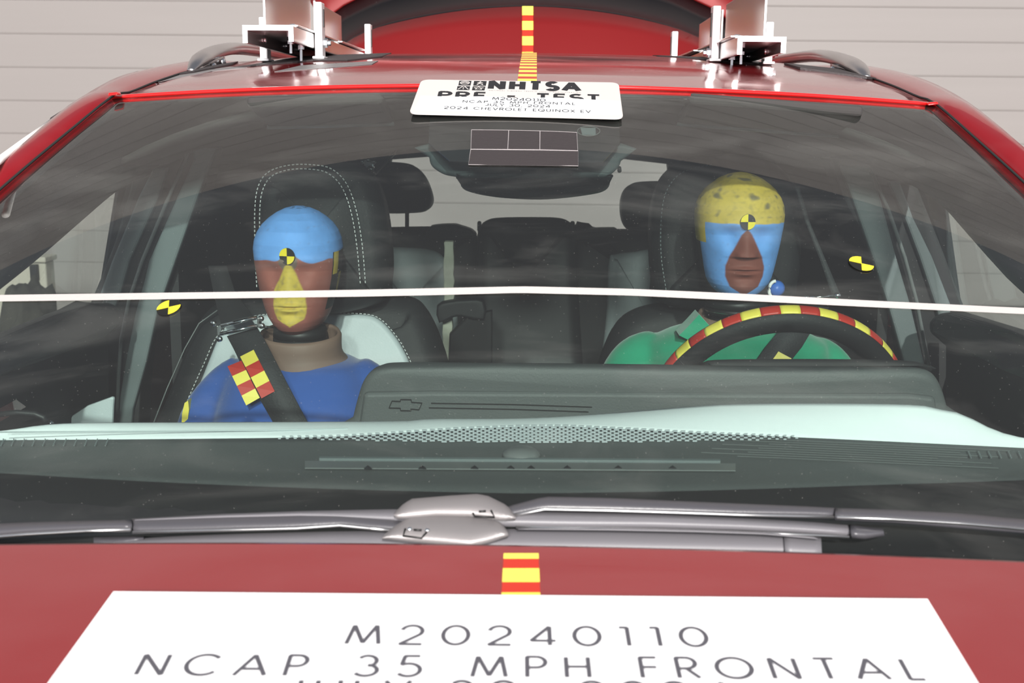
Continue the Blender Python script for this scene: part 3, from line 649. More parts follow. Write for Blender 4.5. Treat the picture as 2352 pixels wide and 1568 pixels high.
# rear opening frame
def fr_(pts, name='rear_opening_frame', Y=3.54, d=.05): return B().prism([at(x, y, Y) for x, y in pts], (0, d, 0)).build(name, M['cabin'], car)
fr_([(700, 320), (1750, 330), (1750, 392), (1535, 377), (1430, 365), (1215, 358), (985, 360), (905, 366), (700, 382)])
fr_([(700, 322), (905, 330), (896, 372), (880, 560), (700, 560)]); fr_([(1530, 330), (1750, 330), (1750, 560), (1545, 560), (1522, 424), (1536, 392)])
B().box((-.60, 3.5, .3), (.60, 3.56, ZC - .55)).build('rear_sill', M['cabin'], car)
for sg in (-1, 1):      # wheels, out of the picture but under the car
    for Y in (.35, 3.2):
        wv = B().lathe((sg * .80 - .11, Y, .34), [(.20, 0), (.30, .0), (.335, .03), (.34, .11), (.335, .19), (.30, .22), (.20, .22)], 40, (1, 0, 0)).build('wheel', M['rubber'], car, True)
        B().lathe((sg * .80 - .10, Y, .34), [(.05, 0), (.19, .0), (.195, .1), (.19, .2), (.05, .2)], 20, (1, 0, 0)).build('wheel_rim', M['alu'], wv, True)

# ---- dashboard
def prow(P, Y, n=60, dz=0.0, sm=5):
    Yf = Y if callable(Y) else (lambda x: Y)
    return [p + V((0, 0, dz)) for p in resample(catmull([at(a, b_, Yf(a)) for a, b_ in P], sm), n)]
lowl = [(-500, 1020), (-200, 1013), (0, 1009), (300, 1007), (600, 1004), (780, 1001), (900, 994), (1050, 984), (1200, 978.5), (1300, 978), (1450, 985), (1600, 993), (1800, 1001), (2000, 1010), (2352, 1027), (2700, 1046)]
upl = [(-500, 1016), (-200, 1004), (0, 990), (70, 979), (180, 971), (500, 969), (920, 967), (960, 964), (1010, 962), (1210, 962), (1400, 949), (1600, 932), (1700, 927), (1900, 926), (2100, 930), (2160, 940), (2210, 951), (2352, 1006), (2700, 1040)]
n = 90
def rsx(P, Yf, n=n):              # sample evenly in picture x so that rows correspond
    out = []
    x0, x1 = P[0][0], P[-1][0]; C2 = catmull([V((a, b_, 0)) for a, b_ in P], 8)
    for k in range(n):
        x = x0 + (x1 - x0) * k / (n - 1)
        for i in range(len(C2) - 1):
            if C2[i].x <= x <= C2[i + 1].x + 1e-6:
                d = C2[i + 1].x - C2[i].x; y = C2[i].y + (C2[i + 1].y - C2[i].y) * ((x - C2[i].x) / d if d else 0); break
        out.append(at(x, y, Yf(x)))
    return out
curve = lambda x: -.0 * x
Yl = lambda x: 1.19 + .05 * ((x - 1200) / 1200) ** 2
Yu = lambda x: 1.245 - .0 * ((x - 1200) / 1200) ** 2
Lr = rsx(lowl, Yl); Ur = rsx(upl, Yu)
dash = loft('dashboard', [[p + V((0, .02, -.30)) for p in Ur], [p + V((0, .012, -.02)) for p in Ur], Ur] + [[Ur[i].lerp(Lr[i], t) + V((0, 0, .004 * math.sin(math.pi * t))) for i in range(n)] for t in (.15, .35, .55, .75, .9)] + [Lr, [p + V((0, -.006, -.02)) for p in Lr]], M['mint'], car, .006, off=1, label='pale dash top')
# stitched seam line on the passenger side of the pad
B().tube([at(x, y, 1.212) + V((0, -.002, .0015)) for x, y in ((0, 994), (300, 992), (600, 990), (800, 986))], .0007, 6).build('dash_seam', M['rearlight'], dash, True)
# charcoal pad in front of it, running under the glass
frl = [(-500, 1075), (0, 1085), (400, 1105), (800, 1120), (1200, 1129), (1600, 1123), (2000, 1110), (2352, 1099), (2700, 1085)]
Fr = rsx(frl, lambda x: 1.0 + .12 * ((x - 1200) / 1200) ** 2)
L2 = [p + V((0, -.001, -.0005)) for p in Lr]
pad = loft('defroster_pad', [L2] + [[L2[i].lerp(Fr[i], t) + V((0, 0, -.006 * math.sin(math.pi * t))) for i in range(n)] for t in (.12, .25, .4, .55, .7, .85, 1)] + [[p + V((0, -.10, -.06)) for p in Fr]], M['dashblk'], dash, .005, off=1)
# perforated pattern: rows of small pale slots that fade outwards
b = B(); rr2 = random.Random(3)
def tb(x):                         # top boundary of the pad in picture rows
    for i in range(len(lowl) - 1):
        if lowl[i][0] <= x <= lowl[i + 1][0]: return lowl[i][1] + (lowl[i + 1][1] - lowl[i][1]) * (x - lowl[i][0]) / (lowl[i + 1][0] - lowl[i][0])
    return 1010
def fb(x):
    for i in range(len(frl) - 1):
        if frl[i][0] <= x <= frl[i + 1][0]: return frl[i][1] + (frl[i + 1][1] - frl[i][1]) * (x - frl[i][0]) / (frl[i + 1][0] - frl[i][0])
    return 1100
def padpt(x, y):                   # point of the pad under a picture point
    A_, B_ = at(x, tb(x), Yl(x)), at(x, fb(x), 1.0 + .12 * ((x - 1200) / 1200) ** 2); lo, hi = 0.0, 1.0
    for i in range(18):
        m = (lo + hi) / 2; p = A_.lerp(B_, m) + V((0, 0, -.006 * math.sin(math.pi * m))); d = p - CAM
        if 784 - d.dot(UP) / d.dot(FW) * FPX < y: lo = m
        else: hi = m
    return p + V((0, 0, .0012))
cx_ = 1245
for r in range(10):
    for k in range(-34, 36):
        x = cx_ + k * 18 + (9 if r % 2 else 0); y = tb(x) + 3 + r * 4.1
        lim = 1019 - abs(x - 1260) ** 2 * 2.2e-5
        if y > lim or x < 640 or x > 1830: continue
        fd = 1 - min(1, abs(x - 1230) / 640); w_ = 7 * (.35 + .65 * fd ** .7) ; h_ = 1.25 * (.4 + .6 * fd)
        u = V((0, 0, .0012)); b.quad_prism([padpt(x - w_, y + h_) + u * .2, padpt(x + w_, y + h_) + u * .2, padpt(x + w_, y - h_) + u * .2, padpt(x - w_, y - h_) + u * .2], (0, 0, .0012))
o = b.build('speaker_perforations', M['lightseat'], pad); o['kind'] = 'stuff'
b = B()
for side in (0, 1):
    for k in range(11 if side == 0 else 8):
        x = (8 + k * 24) if side == 0 else (2225 + k * 23)
        for j in range(5):
            y = (1014 if side == 0 else 1042) + j * 3.4; xx = x + (-j * 1.5 if side == 0 else j * 1.6)
            b.quad_prism([padpt(xx - 1.2, y + 1) + V((0, 0, .001)), padpt(xx + 1.2, y + 1) + V((0, 0, .001)), padpt(xx + 1.2, y - 1) + V((0, 0, .001)), padpt(xx - 1.2, y - 1) + V((0, 0, .001))], (0, 0, .001))
o = b.build('side_perforations', M['pillar'], pad); o['kind'] = 'stuff'
# fine ribs across the pad
b = B()
for r in range(9):
    P = [padpt(x, tb(x) + 10 + r * 5.2) + V((0, 0, -.0008)) for x in range(1600 + (r * 83) % 190, 2330 - (r * 57) % 150, 40)]; b.tube(P, .0004, 4)
o = b.build('pad_ribs', M['dashgrey'], pad); o['kind'] = 'stuff'
# light sensor dome and defroster slot
c_ = padpt(1198, 1046); B().lathe(c_ + V((0, .0, -.002)), [(.020, 0), (.019, .004), (.013, .008), (.004, .0095)], 28).build('sunload_sensor', M['dashgrey'], pad, True)
def pband(name, m, x0, x1, ya, yb, h, par, n=24):
    b = B(); row = []
    for k in range(n + 1):
        x = x0 + (x1 - x0) * k / n; d_ = (x - x0) / (x1 - x0) * 6; p, q = padpt(x, ya + d_), padpt(x, yb + d_); row.append((p, q, q + V((0, 0, h)), p + V((0, 0, h))))
    vs_ = [p for r_ in row for p in r_]; fs = [(4 * k + i, 4 * k + (i + 1) % 4, 4 * k + 4 + (i + 1) % 4, 4 * k + 4 + i) for k in range(n) for i in range(4)] + [(0, 1, 2, 3), (4 * n + 3, 4 * n + 2, 4 * n + 1, 4 * n)]
    return b.add(vs_, fs).build(name, M[m], par)
pband('defroster_lip', 'pillar', 733, 1655, 1057, 1061, .003, pad); pband('defroster_vent', 'dashgrey', 700, 1690, 1063, 1079, .0012, pad)
for x in (845, 970, 1090, 1173, 1220, 1303, 1420, 1545):
    B().prism([padpt(x - 9, 1081.5) + V((0, 0, .001)), padpt(x + 9, 1082) + V((0, 0, .001)), padpt(x, 1075) + V((0, 0, .001))], (0, 0, .001)).build('vent_clip', M['frit'], pad)
# screen housing
hb_ = [(800, 1000), (808, 962), (820, 915), (832, 880), (850, 856), (875, 842), (920, 836), (1100, 837), (1500, 841), (1800, 846), (2060, 846), (2120, 850), (2150, 864), (2168, 895), (2180, 935), (2192, 990), (1500, 1010)]
fp = pl(hb_, 1.43, -.12, ZC - .32)
hs = slab('screen_housing', fp, (0, .09, -.024), .012, M['dashblk'], car, sm=4, bulge=.004)
# lower face step of the housing, slightly forward
st = [(835, 902), (1000, 899), (1500, 902), (2090, 905), (2150, 912), (2160, 990), (1500, 1005), (822, 990)]
bev(B().prism(pl(st, 1.424, -.05, ZC - .32), (0, .02, 0)).build('housing_step', M['dashblk'], hs), .006, 3)
# gauge hood on top of the driver end
gh = [(1618, 852), (1624, 836), (1645, 829), (1800, 827), (2000, 828), (2085, 831), (2125, 838), (2140, 853), (1900, 862), (1700, 860)]
slab('gauge_hood', pl(gh, 1.47, 0, 0), (0, .08, -.020), .008, M['cabin'], hs, sm=3)
B().tube([at(x, y, 1.452) for x, y in ((1620, 851), (1700, 853), (1850, 855), (2000, 854), (2110, 855))], .0012, 5).build('hood_seam', M['black'], hs, True)
def hsp(x, y): return atp(x, y, 1.4215, -.05, ZC - .32)
def fline(P, wd, m, name, par):
    b = B()
    for i in range(len(P) - 1):
        p, q = V((*P[i], 0)), V((*P[i + 1], 0)); d = (q - p).normalized(); n_ = V((-d.y, d.x, 0)) * wd / 2
        b.quad_prism([hsp(*(p - n_)[:2]), hsp(*(q - n_)[:2]), hsp(*(q + n_)[:2]), hsp(*(p + n_)[:2])], (0, .002, 0))
    return b.build(name, m, par)
em = [(893, 937), (900, 921), (919, 922), (920, 917.5), (944, 918), (945, 924), (969, 925.5), (962, 941), (943, 939.5), (944, 943.5), (920, 943), (919, 937.5), (893, 937)]
fline(em, 1.6, M['black'], 'emblem', hs); fline([(990, 926), (1180, 929), (1360, 935)], 1.4, M['black'], 'trim_line', hs); fline([(985, 936.5), (1180, 940), (1352, 946)], 1.4, M['black'], 'trim_line', hs)
# centre console under the housing
B().box((-.16, 1.5, .3), (.16, 2.2, ZC - .62)).build('centre_console', M['cabin'], car)
B().box((-.84, .9, ZC - .95), (.84, 1.38, ZC - .52)).build('dash_body', M['cabin'], car)

# ---- steering wheel
tilt = rad(24); Wt = at(1818, 732, 1.53); upv = V((0, -math.sin(tilt), math.cos(tilt))); R_w = .1675
wc = Wt - upv * R_w; nrm = V((0, math.cos(tilt), math.sin(tilt)))      # nrm points to the driver
xv = V((1, 0, 0))
def rim(a, mr=0.0, ph=0.0, fl=1.0): 
    o_ = upv * math.cos(a) + xv * math.sin(a); return wc + o_ * (R_w + mr * math.cos(ph)) + nrm * (mr * math.sin(ph)) * fl
def torus(a0, a1, na, mr, p0, p1, np_):
    v = []; 
    for i in range(na + 1):
        for j in range(np_ + 1): v.append(rim(a0 + (a1 - a0) * i / na, mr, p0 + (p1 - p0) * j / np_))
    m = np_ + 1; return v, [(i * m + j, i * m + j + 1, (i + 1) * m + j + 1, (i + 1) * m + j) for i in range(na) for j in range(np_)]
v, f_ = torus(0, 2 * math.pi, 80, .0185, 0, 2 * math.pi, 20)
swr = B().add(v, f_).build('steering_wheel', M['leather'], car, True)
b = B(); b.lathe(wc + nrm * -.02, [(.02, -.03), (.05, -.02), (.062, .0), (.058, .02), (.03, .035), (.0, .036)][:5], 28, nrm); b.build('airbag_hub', M['leather'], swr, True)
for a in (rad(90), rad(-90), rad(180)):
    o_ = upv * math.cos(a) + xv * math.sin(a); s_ = o_.cross(nrm)
    P0, P1 = wc + o_ * .05 - nrm * .01, wc + o_ * (R_w - .01)
    bev(B().hexa([P0 - s_ * .028 - nrm * .008, P0 + s_ * .028 - nrm * .008, P1 + s_ * .018 - nrm * .006, P1 - s_ * .018 - nrm * .006, P0 - s_ * .028 + nrm * .008, P0 + s_ * .028 + nrm * .008, P1 + s_ * .018 + nrm * .006, P1 - s_ * .018 + nrm * .006]).build('spoke', M['leather'], swr), .004, 3)
k = 0; a = rad(-72.0)
while a < rad(71):
    st_ = rad(8.3 if abs(a) < 1.4 else 7)
    v, f_ = torus(a, a + st_, 6, .0191, rad(-34), rad(26), 6)
    o = B().add(v, f_).build('rim_tape', M['yellow' if k % 2 == 0 else 'redtape'], swr, True); m_ = o.modifiers.new('s', 'SOLIDIFY'); m_.thickness = .0006; m_.offset = 0
    a += st_; k += 1
for a in (rad(-55), rad(55)):
    B().tube([rim(a, .0188, rad(q)) for q in range(-180, 181, 20)], .0008, 5, cap=False).build('rim_seam', M['black'], swr, True)
B().tube([wc - nrm * .02, wc - nrm * .22], .035, 16).build('steering_column', M['cabin'], swr, True)

# ---- mirror, sensor cover
sc_ = [(984, 330), (985, 362), (990, 380), (1003, 392), (1022, 402), (1048, 407), (1062, 409), (1210, 410), (1385, 408), (1402, 402), (1418, 388), (1427, 370), (1431, 330)]
cov = slab('sensor_cover', pl(sc_, 1.50, .9, ZC - .08), (0, .035, .0), .006, M['cover'], car, sm=3, bulge=0)
b = B()
for k in range(14):
    x = 1098 + k * 16.6; y = 397.5 + k * .2; b.prism(pl([(x - 4, y - 5.5), (x + 4, y - 5.5), (x + 4, y + 5), (x - 4, y + 5)], 1.50, .9, ZC - .08 + .0012), (0, .004, .0))
b.build('vent_slots', M['black'], cov)
for T in ([(1036, 364), (1079, 354), (1077, 364)], [(1330, 352), (1360, 362), (1384, 367), (1330, 368)]):
    B().prism([p + V((0, -.002, .001)) for p in pl(T, 1.50, .9, ZC - .08)], (0, .003, 0)).build('bracket_cheek', M['pillar'], cov)
mi = [(1058, 402), (1056, 420), (1060, 432), (1074, 441), (1110, 450), (1160, 456.5), (1240, 460), (1310, 455), (1370, 446), (1392, 438), (1401, 427), (1402, 415), (1397, 400), (1230, 396)]
mir = slab('rearview_mirror', pl(mi, 1.60, 0, 0), (0, .035, .0), .014, M['blk'], car, sm=4, bulge=.008)
B().tube([at(1228, 400, 1.60), at(1228, 372, 1.55)], .010, 12).build('mirror_stem', M['blk'], mir, True)
B().tube([at(1422, 385, 1.56), at(1423, 393, 1.565)], .003, 8).build('mirror_cable', M['blk'], mir, True)
# frit keystone on the glass above the mirror
kp = [(990, 225), (1420, 235), (1424, 330), (1384, 372), (1210, 376), (1034, 370), (984, 328)]
kk_ = [gl(x, y, -.0062) for x, y in kp]; B().prism(kk_, (0, .001, -.001)).build('sensor_border', M['frit'], ws)
c_ = gl(1356, 299, .0); n_ = gnorm(*gl(1356, 299, 0, True))
tq = [gl(1333, 293, -.0045), gl(1368, 293, -.0045), gl(1369, 309, -.0045), gl(1337, 308, -.0045)]
bev(B().prism(tq, n_ * -.001).build('rain_sensor', M['pillar'], ws), .0004)
ring = [gl(1352 + 26 * math.cos(q * math.pi / 12), 301 + 11 * math.sin(q * math.pi / 12), -.005) for q in range(25)]
B().tube(ring, .0006, 5, cap=False).build('sensor_ring', M['dashgrey'], ws, True)

# ---- seats
def seat(name, HR, HRY, BK, BKY, INS, wings, stitchsets, k=.30, label=None, hb_bulge=.02):
    zz = ZC - .35
    bk = slab(name, pl(BK, BKY, k, zz), (0, .13, -.022), .05, M['leather'], car, sm=5, bulge=.0)
    hr = slab('headrest', pl(HR, HRY, k * .5, zz + .15), (0, .11, -.010), .04, M['leather'], bk, sm=5, bulge=hb_bulge)
    ins = None
    if INS:
        P = [p + V((0, -.012, 0)) for p in pl(INS, BKY, k, zz)]
        ins = slab('seat_insert', P, (0, .03, 0), .010, M['lightseat'], bk, sm=5, bulge=.004, label='pale grey padded insert')
    cus = B().hexa([(bk_x(BK)[0], 1.55, .62), (bk_x(BK)[1], 1.55, .62), (bk_x(BK)[1], BKY + .05, .60), (bk_x(BK)[0], BKY + .05, .60), (bk_x(BK)[0], 1.55, .76), (bk_x(BK)[1], 1.55, .76), (bk_x(BK)[1], BKY + .05, .74), (bk_x(BK)[0], BKY + .05, .74)]).build('seat_cushion', M['leather'], bk)
    bev(cus, .04, 4)
    low = B().hexa([(bk_x(BK)[0], BKY - .12, .70), (bk_x(BK)[1], BKY - .12, .70), (bk_x(BK)[1], BKY + .05, .70), (bk_x(BK)[0], BKY + .05, .70), (bk_x(BK)[0], BKY + .02, 1.0), (bk_x(BK)[1], BKY + .02, 1.0), (bk_x(BK)[1], BKY + .15, 1.0), (bk_x(BK)[0], BKY + .15, 1.0)]).build('seat_lower_back', M['leather'], bk); bev(low, .03, 3)
    B().box((bk_x(BK)[0] + .04, 1.6, .30), (bk_x(BK)[1] - .04, BKY, .62)).build('seat_base', M['cabin'], bk)
    return bk, hr, ins
def bk_x(BK): return (at(min(p[0] for p in BK if 840 < p[1] < 970) + 25, 900, 2.0).x, at(max(p[0] for p in BK if 840 < p[1] < 970) - 25, 900, 2.0).x)
def stitches(name, P, Y, k, z0, off, m=M['stitch'], par=None, pitch=.0072, ln=.0042, w_=.0009):
    L = resample(catmull([p + V((0, -off, 0)) for p in pl(P, Y, k, z0)], 6), 400); tot = sum((L[i + 1] - L[i]).length for i in range(399)); n_ = int(tot / pitch); S = resample(L, n_ * 2)
    b = B()
    for i in range(n_ - 1):
        a = S[2 * i]; d = (S[2 * i + 1] - a).normalized(); c = a + d * ln; b.tube([a, c], w_, 4)
    o = b.build(name, m, par); o['kind'] = 'stuff'; return o
PB = [(250, 1130), (330, 1000), (352, 960), (385, 880), (420, 790), (450, 735), (490, 703), (560, 690), (700, 686), (850, 684), (920, 688), (960, 702), (985, 740), (1005, 790), (1022, 850), (1040, 960), (1060, 1130)]
PH = [(600, 700), (584, 600), (582, 500), (586, 430), (600, 400), (640, 378), (700, 366), (760, 366), (815, 378), (850, 405), (872, 460), (884, 530), (889, 600), (886, 650), (870, 700), (740, 730)]
PI = [(380, 1130), (408, 1000), (440, 930), (480, 830), (505, 772), (535, 740), (600, 724), (700, 720), (830, 722), (870, 733), (902, 765), (925, 800), (945, 845), (965, 920), (985, 1000), (1000, 1130)]
ps, ph, pi_ = seat('passenger_seat', PH, 1.965, PB, 2.0, PI, None, None)
zz = ZC - .35
stitches('stitching', [(404, 1000), (430, 925), (470, 835), (500, 772), (540, 740), (600, 722), (700, 717), (830, 719), (874, 731), (907, 765), (930, 800), (950, 845), (968, 910)], 2.0, .30, zz, .006, par=ps)
stitches('stitching', [(596, 655), (592, 560), (592, 470), (602, 420), (625, 392), (670, 378), (720, 377), (765, 386), (800, 420), (822, 480), (836, 560), (844, 655)], 1.965, .15, zz + .15, .020, par=ph)
stitches('stitching', [(609, 655), (604, 560), (604, 470), (614, 425), (635, 400), (672, 388), (718, 387), (758, 396), (790, 428), (811, 485), (824, 560), (833, 655)], 1.965, .15, zz + .15, .022, par=ph)
B().tube([p + V((0, -.002, 0)) for p in pl([(348, 985), (385, 890), (425, 800), (458, 742), (500, 712)], 2.0, .3, zz)], .0012, 5).build('side_piping', M['dashgrey'], ps, True)
DB = [(1300, 1130), (1340, 960), (1375, 860), (1395, 800), (1420, 750), (1455, 722), (1510, 706), (1600, 698), (1720, 696), (1850, 700), (1925, 715), (1965, 750), (1990, 800), (2010, 870), (2030, 960), (2060, 1130)]
DH = [(1520, 700), (1506, 640), (1500, 560), (1503, 480), (1520, 420), (1550, 382), (1600, 362), (1680, 354), (1750, 360), (1800, 385), (1835, 430), (1850, 500), (1850, 580), (1842, 650), (1820, 700), (1680, 725)]
ds_, dh, _ = seat('driver_seat', DH, 2.10, DB, 2.13, None, None, None)
stitches('stitching', [(1520, 765), (1580, 740), (1660, 732)], 2.13, .30, zz, .004, par=ds_)
stitches('stitching', [(1530, 680), (1516, 580), (1518, 480), (1535, 425), (1570, 392), (1640, 375)], 2.10, .15, zz + .15, .018, par=dh, m=M['pillar'])
for x in (1545, 1560):
    B().tube([at(1558, 665, 2.16), at(1556, 706, 2.14)], .006, 10).build('headrest_post', M['chrome'], ds_, True) if x == 1545 else bev(B().box(tuple(at(1536, 706, 2.12)), tuple(at(1584, 692, 2.17))).build('post_guide', M['blk'], ds_), .005, 3)
# rear bench
RB = [(560, 1130), (560, 560), (700, 528), (880, 524), (980, 522), (1060, 524), (1085, 533), (1095, 560), (1095, 700), (1095, 1130)]
RB2 = [(1325, 1130), (1325, 560), (1332, 534), (1345, 529), (1500, 528), (1700, 530), (1880, 560), (1880, 1130)]
RC = [(1090, 1130), (1092, 700), (1094, 560), (1100, 525), (1118, 508), (1150, 502), (1230, 501), (1285, 503), (1310, 513), (1322, 530), (1326, 600), (1328, 1130)]
rb = slab('rear_bench', pl(RB, 2.95, .15, ZC - .3), (0, .12, -.016), .03, M['cabin'], car, sm=3); slab('bench_back', pl(RB2, 2.95, .15, ZC - .3), (0, .12, -.016), .03, M['cabin'], rb, sm=3)
slab('centre_back', pl(RC, 2.92, .15, ZC - .3), (0, .12, -.016), .035, M['blk'], rb, sm=4)
slab('bench_insert', pl([(800, 1000), (820, 600), (860, 572), (930, 570), (990, 576), (1020, 596), (1040, 640), (1046, 1000)], 2.93, .15, ZC - .3), (0, .03, 0), .02, M['rearlight'], rb, sm=4, label='pale grey panel')
slab('bench_insert', pl([(1393, 1000), (1396, 700), (1400, 600), (1415, 586), (1460, 580), (1560, 576), (1640, 700), (1640, 1000)], 2.93, .15, ZC - .3), (0, .03, 0), .02, M['rearlight'], rb, sm=4, label='pale grey panel')
for (P, py) in (([(790, 480), (786, 420), (795, 385), (830, 373), (900, 373), (945, 380), (972, 405), (987, 440), (990, 465), (978, 482), (950, 490), (860, 491)], 935), ([(1500, 535), (1455, 533), (1435, 515), (1428, 480), (1433, 445), (1450, 425), (1480, 418), (1560, 417), (1640, 420), (1650, 470), (1640, 530)], None)):
    h = slab('rear_headrest', pl(P, 2.93, .1, ZC - .1), (0, .09, -.006), .03, M['leather'], rb, sm=4, bulge=.01)
    for x, yy in (((835, 500), (935, 500)) if py else ((1490, 545), (1580, 545))): B().tube([at(x, yy - 15, 2.98), at(x, 545, 2.98)], .0055, 10).build('headrest_post', M['blk'], h, True)
B().box((-.62, 2.35, .45), (.62, 3.0, .72)).build('bench_cushion', M['cabin'], rb)
# dark clutter along the top of the bench
slab('belt_guide', pl([(985, 524), (1000, 518), (1040, 516), (1058, 520), (1085, 530), (1085, 545), (985, 545)], 2.90), (0, .05, 0), .006, M['blk'], rb, sm=3)
for x in (1101, 1315): bev(B().box(tuple(at(x - 5, 532, 2.9)), tuple(at(x + 5, 507, 2.92) )).build('release_lever', M['blk'], rb), .004)
slab('luggage_lip', pl([(1345, 530), (1348, 526), (1412, 524), (1415, 530), (1412, 534), (1348, 534)], 2.9), (0, .04, 0), .003, M['blk'], rb, sm=2)
# rough cream foam edge and black belt stalk beside the passenger seat
def wob(a, s_): return a + random.uniform(-s_, s_)
T = [(wob(1020, 2), wob(1043, 2), 555 + 15 * k) for k in range(20)]
T = [(l - (k - 8) * .55 * (k > 8), r - (k - 8) * .9 * (k > 8), y) for k, (l, r, y) in enumerate(T)]
fo = strip('foam_edge', T, M['foam'], lambda y: 2.55, .03, car, bevw=.003, label='cream rough edge strip')
slab('belt_buckle', pl([(1003, 703), (1030, 692), (1075, 688), (1110, 692), (1112, 735), (1060, 728), (1040, 730), (1008, 742)], 2.5), (0, .03, 0), .006, M['blk'], car, sm=2)
slab('buckle_flap', pl([(1032, 768), (1075, 725), (1130, 715), (1130, 900), (1026, 900)], 2.52), (0, .03, 0), .006, M['cabin'], car, sm=1)

# ---- wipers
def w_b(name, top, bot, off, th, m, par=None, bulge=.002, label=None, n=40, smooth=True): return band(name, top, bot, gl, off, th, M[m], par, label, n, smooth, bulge)
wA = w_b('passenger_wiper', [(303, 1191), (420, 1189), (560, 1186), (660, 1184), (760, 1181), (850, 1188), (960, 1200), (1030, 1208)], [(303, 1221), (420, 1219), (560, 1215), (660, 1213), (790, 1207), (850, 1214), (960, 1222), (1030, 1226)], .020, .010, 'wiper', car, .003, 'left wiper arm')
w_b('arm_base', [(-400, 1222), (-100, 1206), (60, 1199), (200, 1195), (303, 1193)], [(-400, 1262), (-100, 1240), (60, 1226), (200, 1219), (303, 1217)], .022, .012, 'wiper', wA, .005)
B().tube([gl(x, y, .0265) for x, y in ((-100, 1241), (60, 1227), (200, 1219), (300, 1216))], .0017, 6).build('arm_edge', M['alu'], wA, True)
B().tube([gl(x, y, .0225) for x, y in ((305, 1222), (560, 1216), (680, 1213), (780, 1206), (850, 1213), (900, 1218))], .0013, 6).build('arm_edge', M['alu'], wA, True)
bA = w_b('blade', [(262, 1240), (400, 1231), (560, 1225), (760, 1220), (1000, 1217), (1200, 1214), (1400, 1216), (1600, 1221), (1790, 1228), (1885, 1236)], [(262, 1256), (400, 1260), (560, 1262), (760, 1262), (1000, 1262), (1200, 1265), (1400, 1267), (1600, 1270), (1790, 1273), (1887, 1276)], .012, .008, 'wblade', wA, .005)
w_b('blade_end_cap', [(1800, 1226), (1840, 1230), (1886, 1234)], [(1804, 1277), (1845, 1279), (1888, 1280)], .014, .010, 'wblade', wA, .006, n=6)
w_b('blade_tip', [(215, 1234), (270, 1232), (330, 1231)], [(215, 1250), (270, 1252), (330, 1240)], .013, .006, 'wiper', wA, .003, n=6)
B().tube([gl(x, y, .006) for x, y in ((400, 1264), (800, 1268), (1200, 1270), (1600, 1275), (1850, 1279))], .0022, 8).build('wiping_edge', M['rubber'], wA, True)
B().tube([gl(x, y, .0175) for x, y in ((560, 1257), (800, 1258), (1000, 1257), (1200, 1258), (1600, 1263), (1790, 1268))], .0010, 6).build('blade_edge', M['alu'], wA, True)
w_b('blade_joint', [(1010, 1251), (1100, 1251), (1144, 1252)], [(1010, 1268), (1100, 1268), (1144, 1267)], .019, .01, 'wiper', wA, .002, n=6)
w_b('wiper_cover', [(878, 1232), (905, 1208), (945, 1184), (1030, 1183), (1120, 1190), (1150, 1199), (1165, 1218)], [(877, 1238), (900, 1240), (960, 1245), (1020, 1250), (1080, 1256), (1120, 1247), (1168, 1232)], .028, .006, 'wcover', wA, .004, 'sheet metal wiper cover', n=24)
ck = lambda par, pts, off: B().tube([gl(x, y, off) for x, y in pts], .0009, 5).build('cover_notch', M['black'], par, True)
ck(wA, [(931, 1214), (926, 1230), (968, 1235), (980, 1222)], .0325); ck(wA, [(950, 1216), (968, 1217)], .035)
for x, y in ((941, 1215), (981, 1218)): B().lathe(gl(x, y, .0325), [(.0022, 0), (.002, .001), (.001, .0018)], 10, (0, -.5, .8)).build('cover_dimple', M['chrome'], wA, True)
wB = w_b('driver_wiper', [(1120, 1180), (1175, 1160), (1250, 1140), (1400, 1143), (1560, 1150), (1700, 1156), (1850, 1162), (1920, 1166)], [(1120, 1204), (1175, 1184), (1250, 1170), (1400, 1173), (1560, 1177), (1700, 1182), (1850, 1184), (1920, 1186)], .020, .010, 'wiper', car, .003, 'right wiper arm')
w_b('arm_base', [(1918, 1166), (2050, 1170), (2200, 1178), (2352, 1192), (2700, 1225)], [(1918, 1194), (2050, 1200), (2200, 1212), (2352, 1224), (2700, 1262)], .022, .012, 'wiper', wB, .005)
B().tube([gl(x, y, .0265) for x, y in ((1922, 1187), (2050, 1192), (2200, 1201), (2352, 1215))], .0014, 6).build('arm_edge', M['alu'], wB, True)
B().tube([gl(x, y, .0225) for x, y in ((1180, 1183), (1250, 1169), (1400, 1172), (1560, 1177), (1700, 1182), (1915, 1187))], .0013, 6).build('arm_edge', M['alu'], wB, True)
w_b('blade', [(310, 1191), (500, 1180), (700, 1173), (900, 1169), (1100, 1172), (1300, 1176), (1500, 1180), (1700, 1189), (1850, 1197), (1955, 1206)], [(310, 1197), (500, 1192), (700, 1188), (900, 1200), (1100, 1208), (1300, 1212), (1500, 1213), (1700, 1218), (1850, 1225), (1960, 1232)], .016, .008, 'wblade', wB, .006)
w_b('blade_end_cap', [(1952, 1204), (1990, 1210), (2028, 1214)], [(1956, 1236), (1990, 1238), (2032, 1230)], .020, .010, 'wiper', wB, .006, n=6)
B().tube([gl(x, y, .022) for x, y in ((1185, 1210), (1400, 1214), (1600, 1219), (1800, 1226), (1950, 1233))], .0012, 6).build('blade_edge', M['alu'], wB, True)
w_b('blade_fin', [(1190, 1213), (1400, 1212), (1600, 1216), (1750, 1222), (1870, 1232)], [(1190, 1216), (1400, 1218), (1600, 1222), (1750, 1227), (1880, 1238)], .024, .004, 'wblade', wB, .001)
w_b('wiper_cover', [(905, 1178), (925, 1158), (945, 1145), (1030, 1138), (1095, 1134), (1120, 1138), (1165, 1160), (1185, 1186)], [(904, 1186), (915, 1192), (945, 1190), (1000, 1185), (1080, 1186), (1130, 1192), (1155, 1196), (1184, 1193)], .028, .006, 'wcover', wB, .004, 'sheet metal wiper cover', n=24)
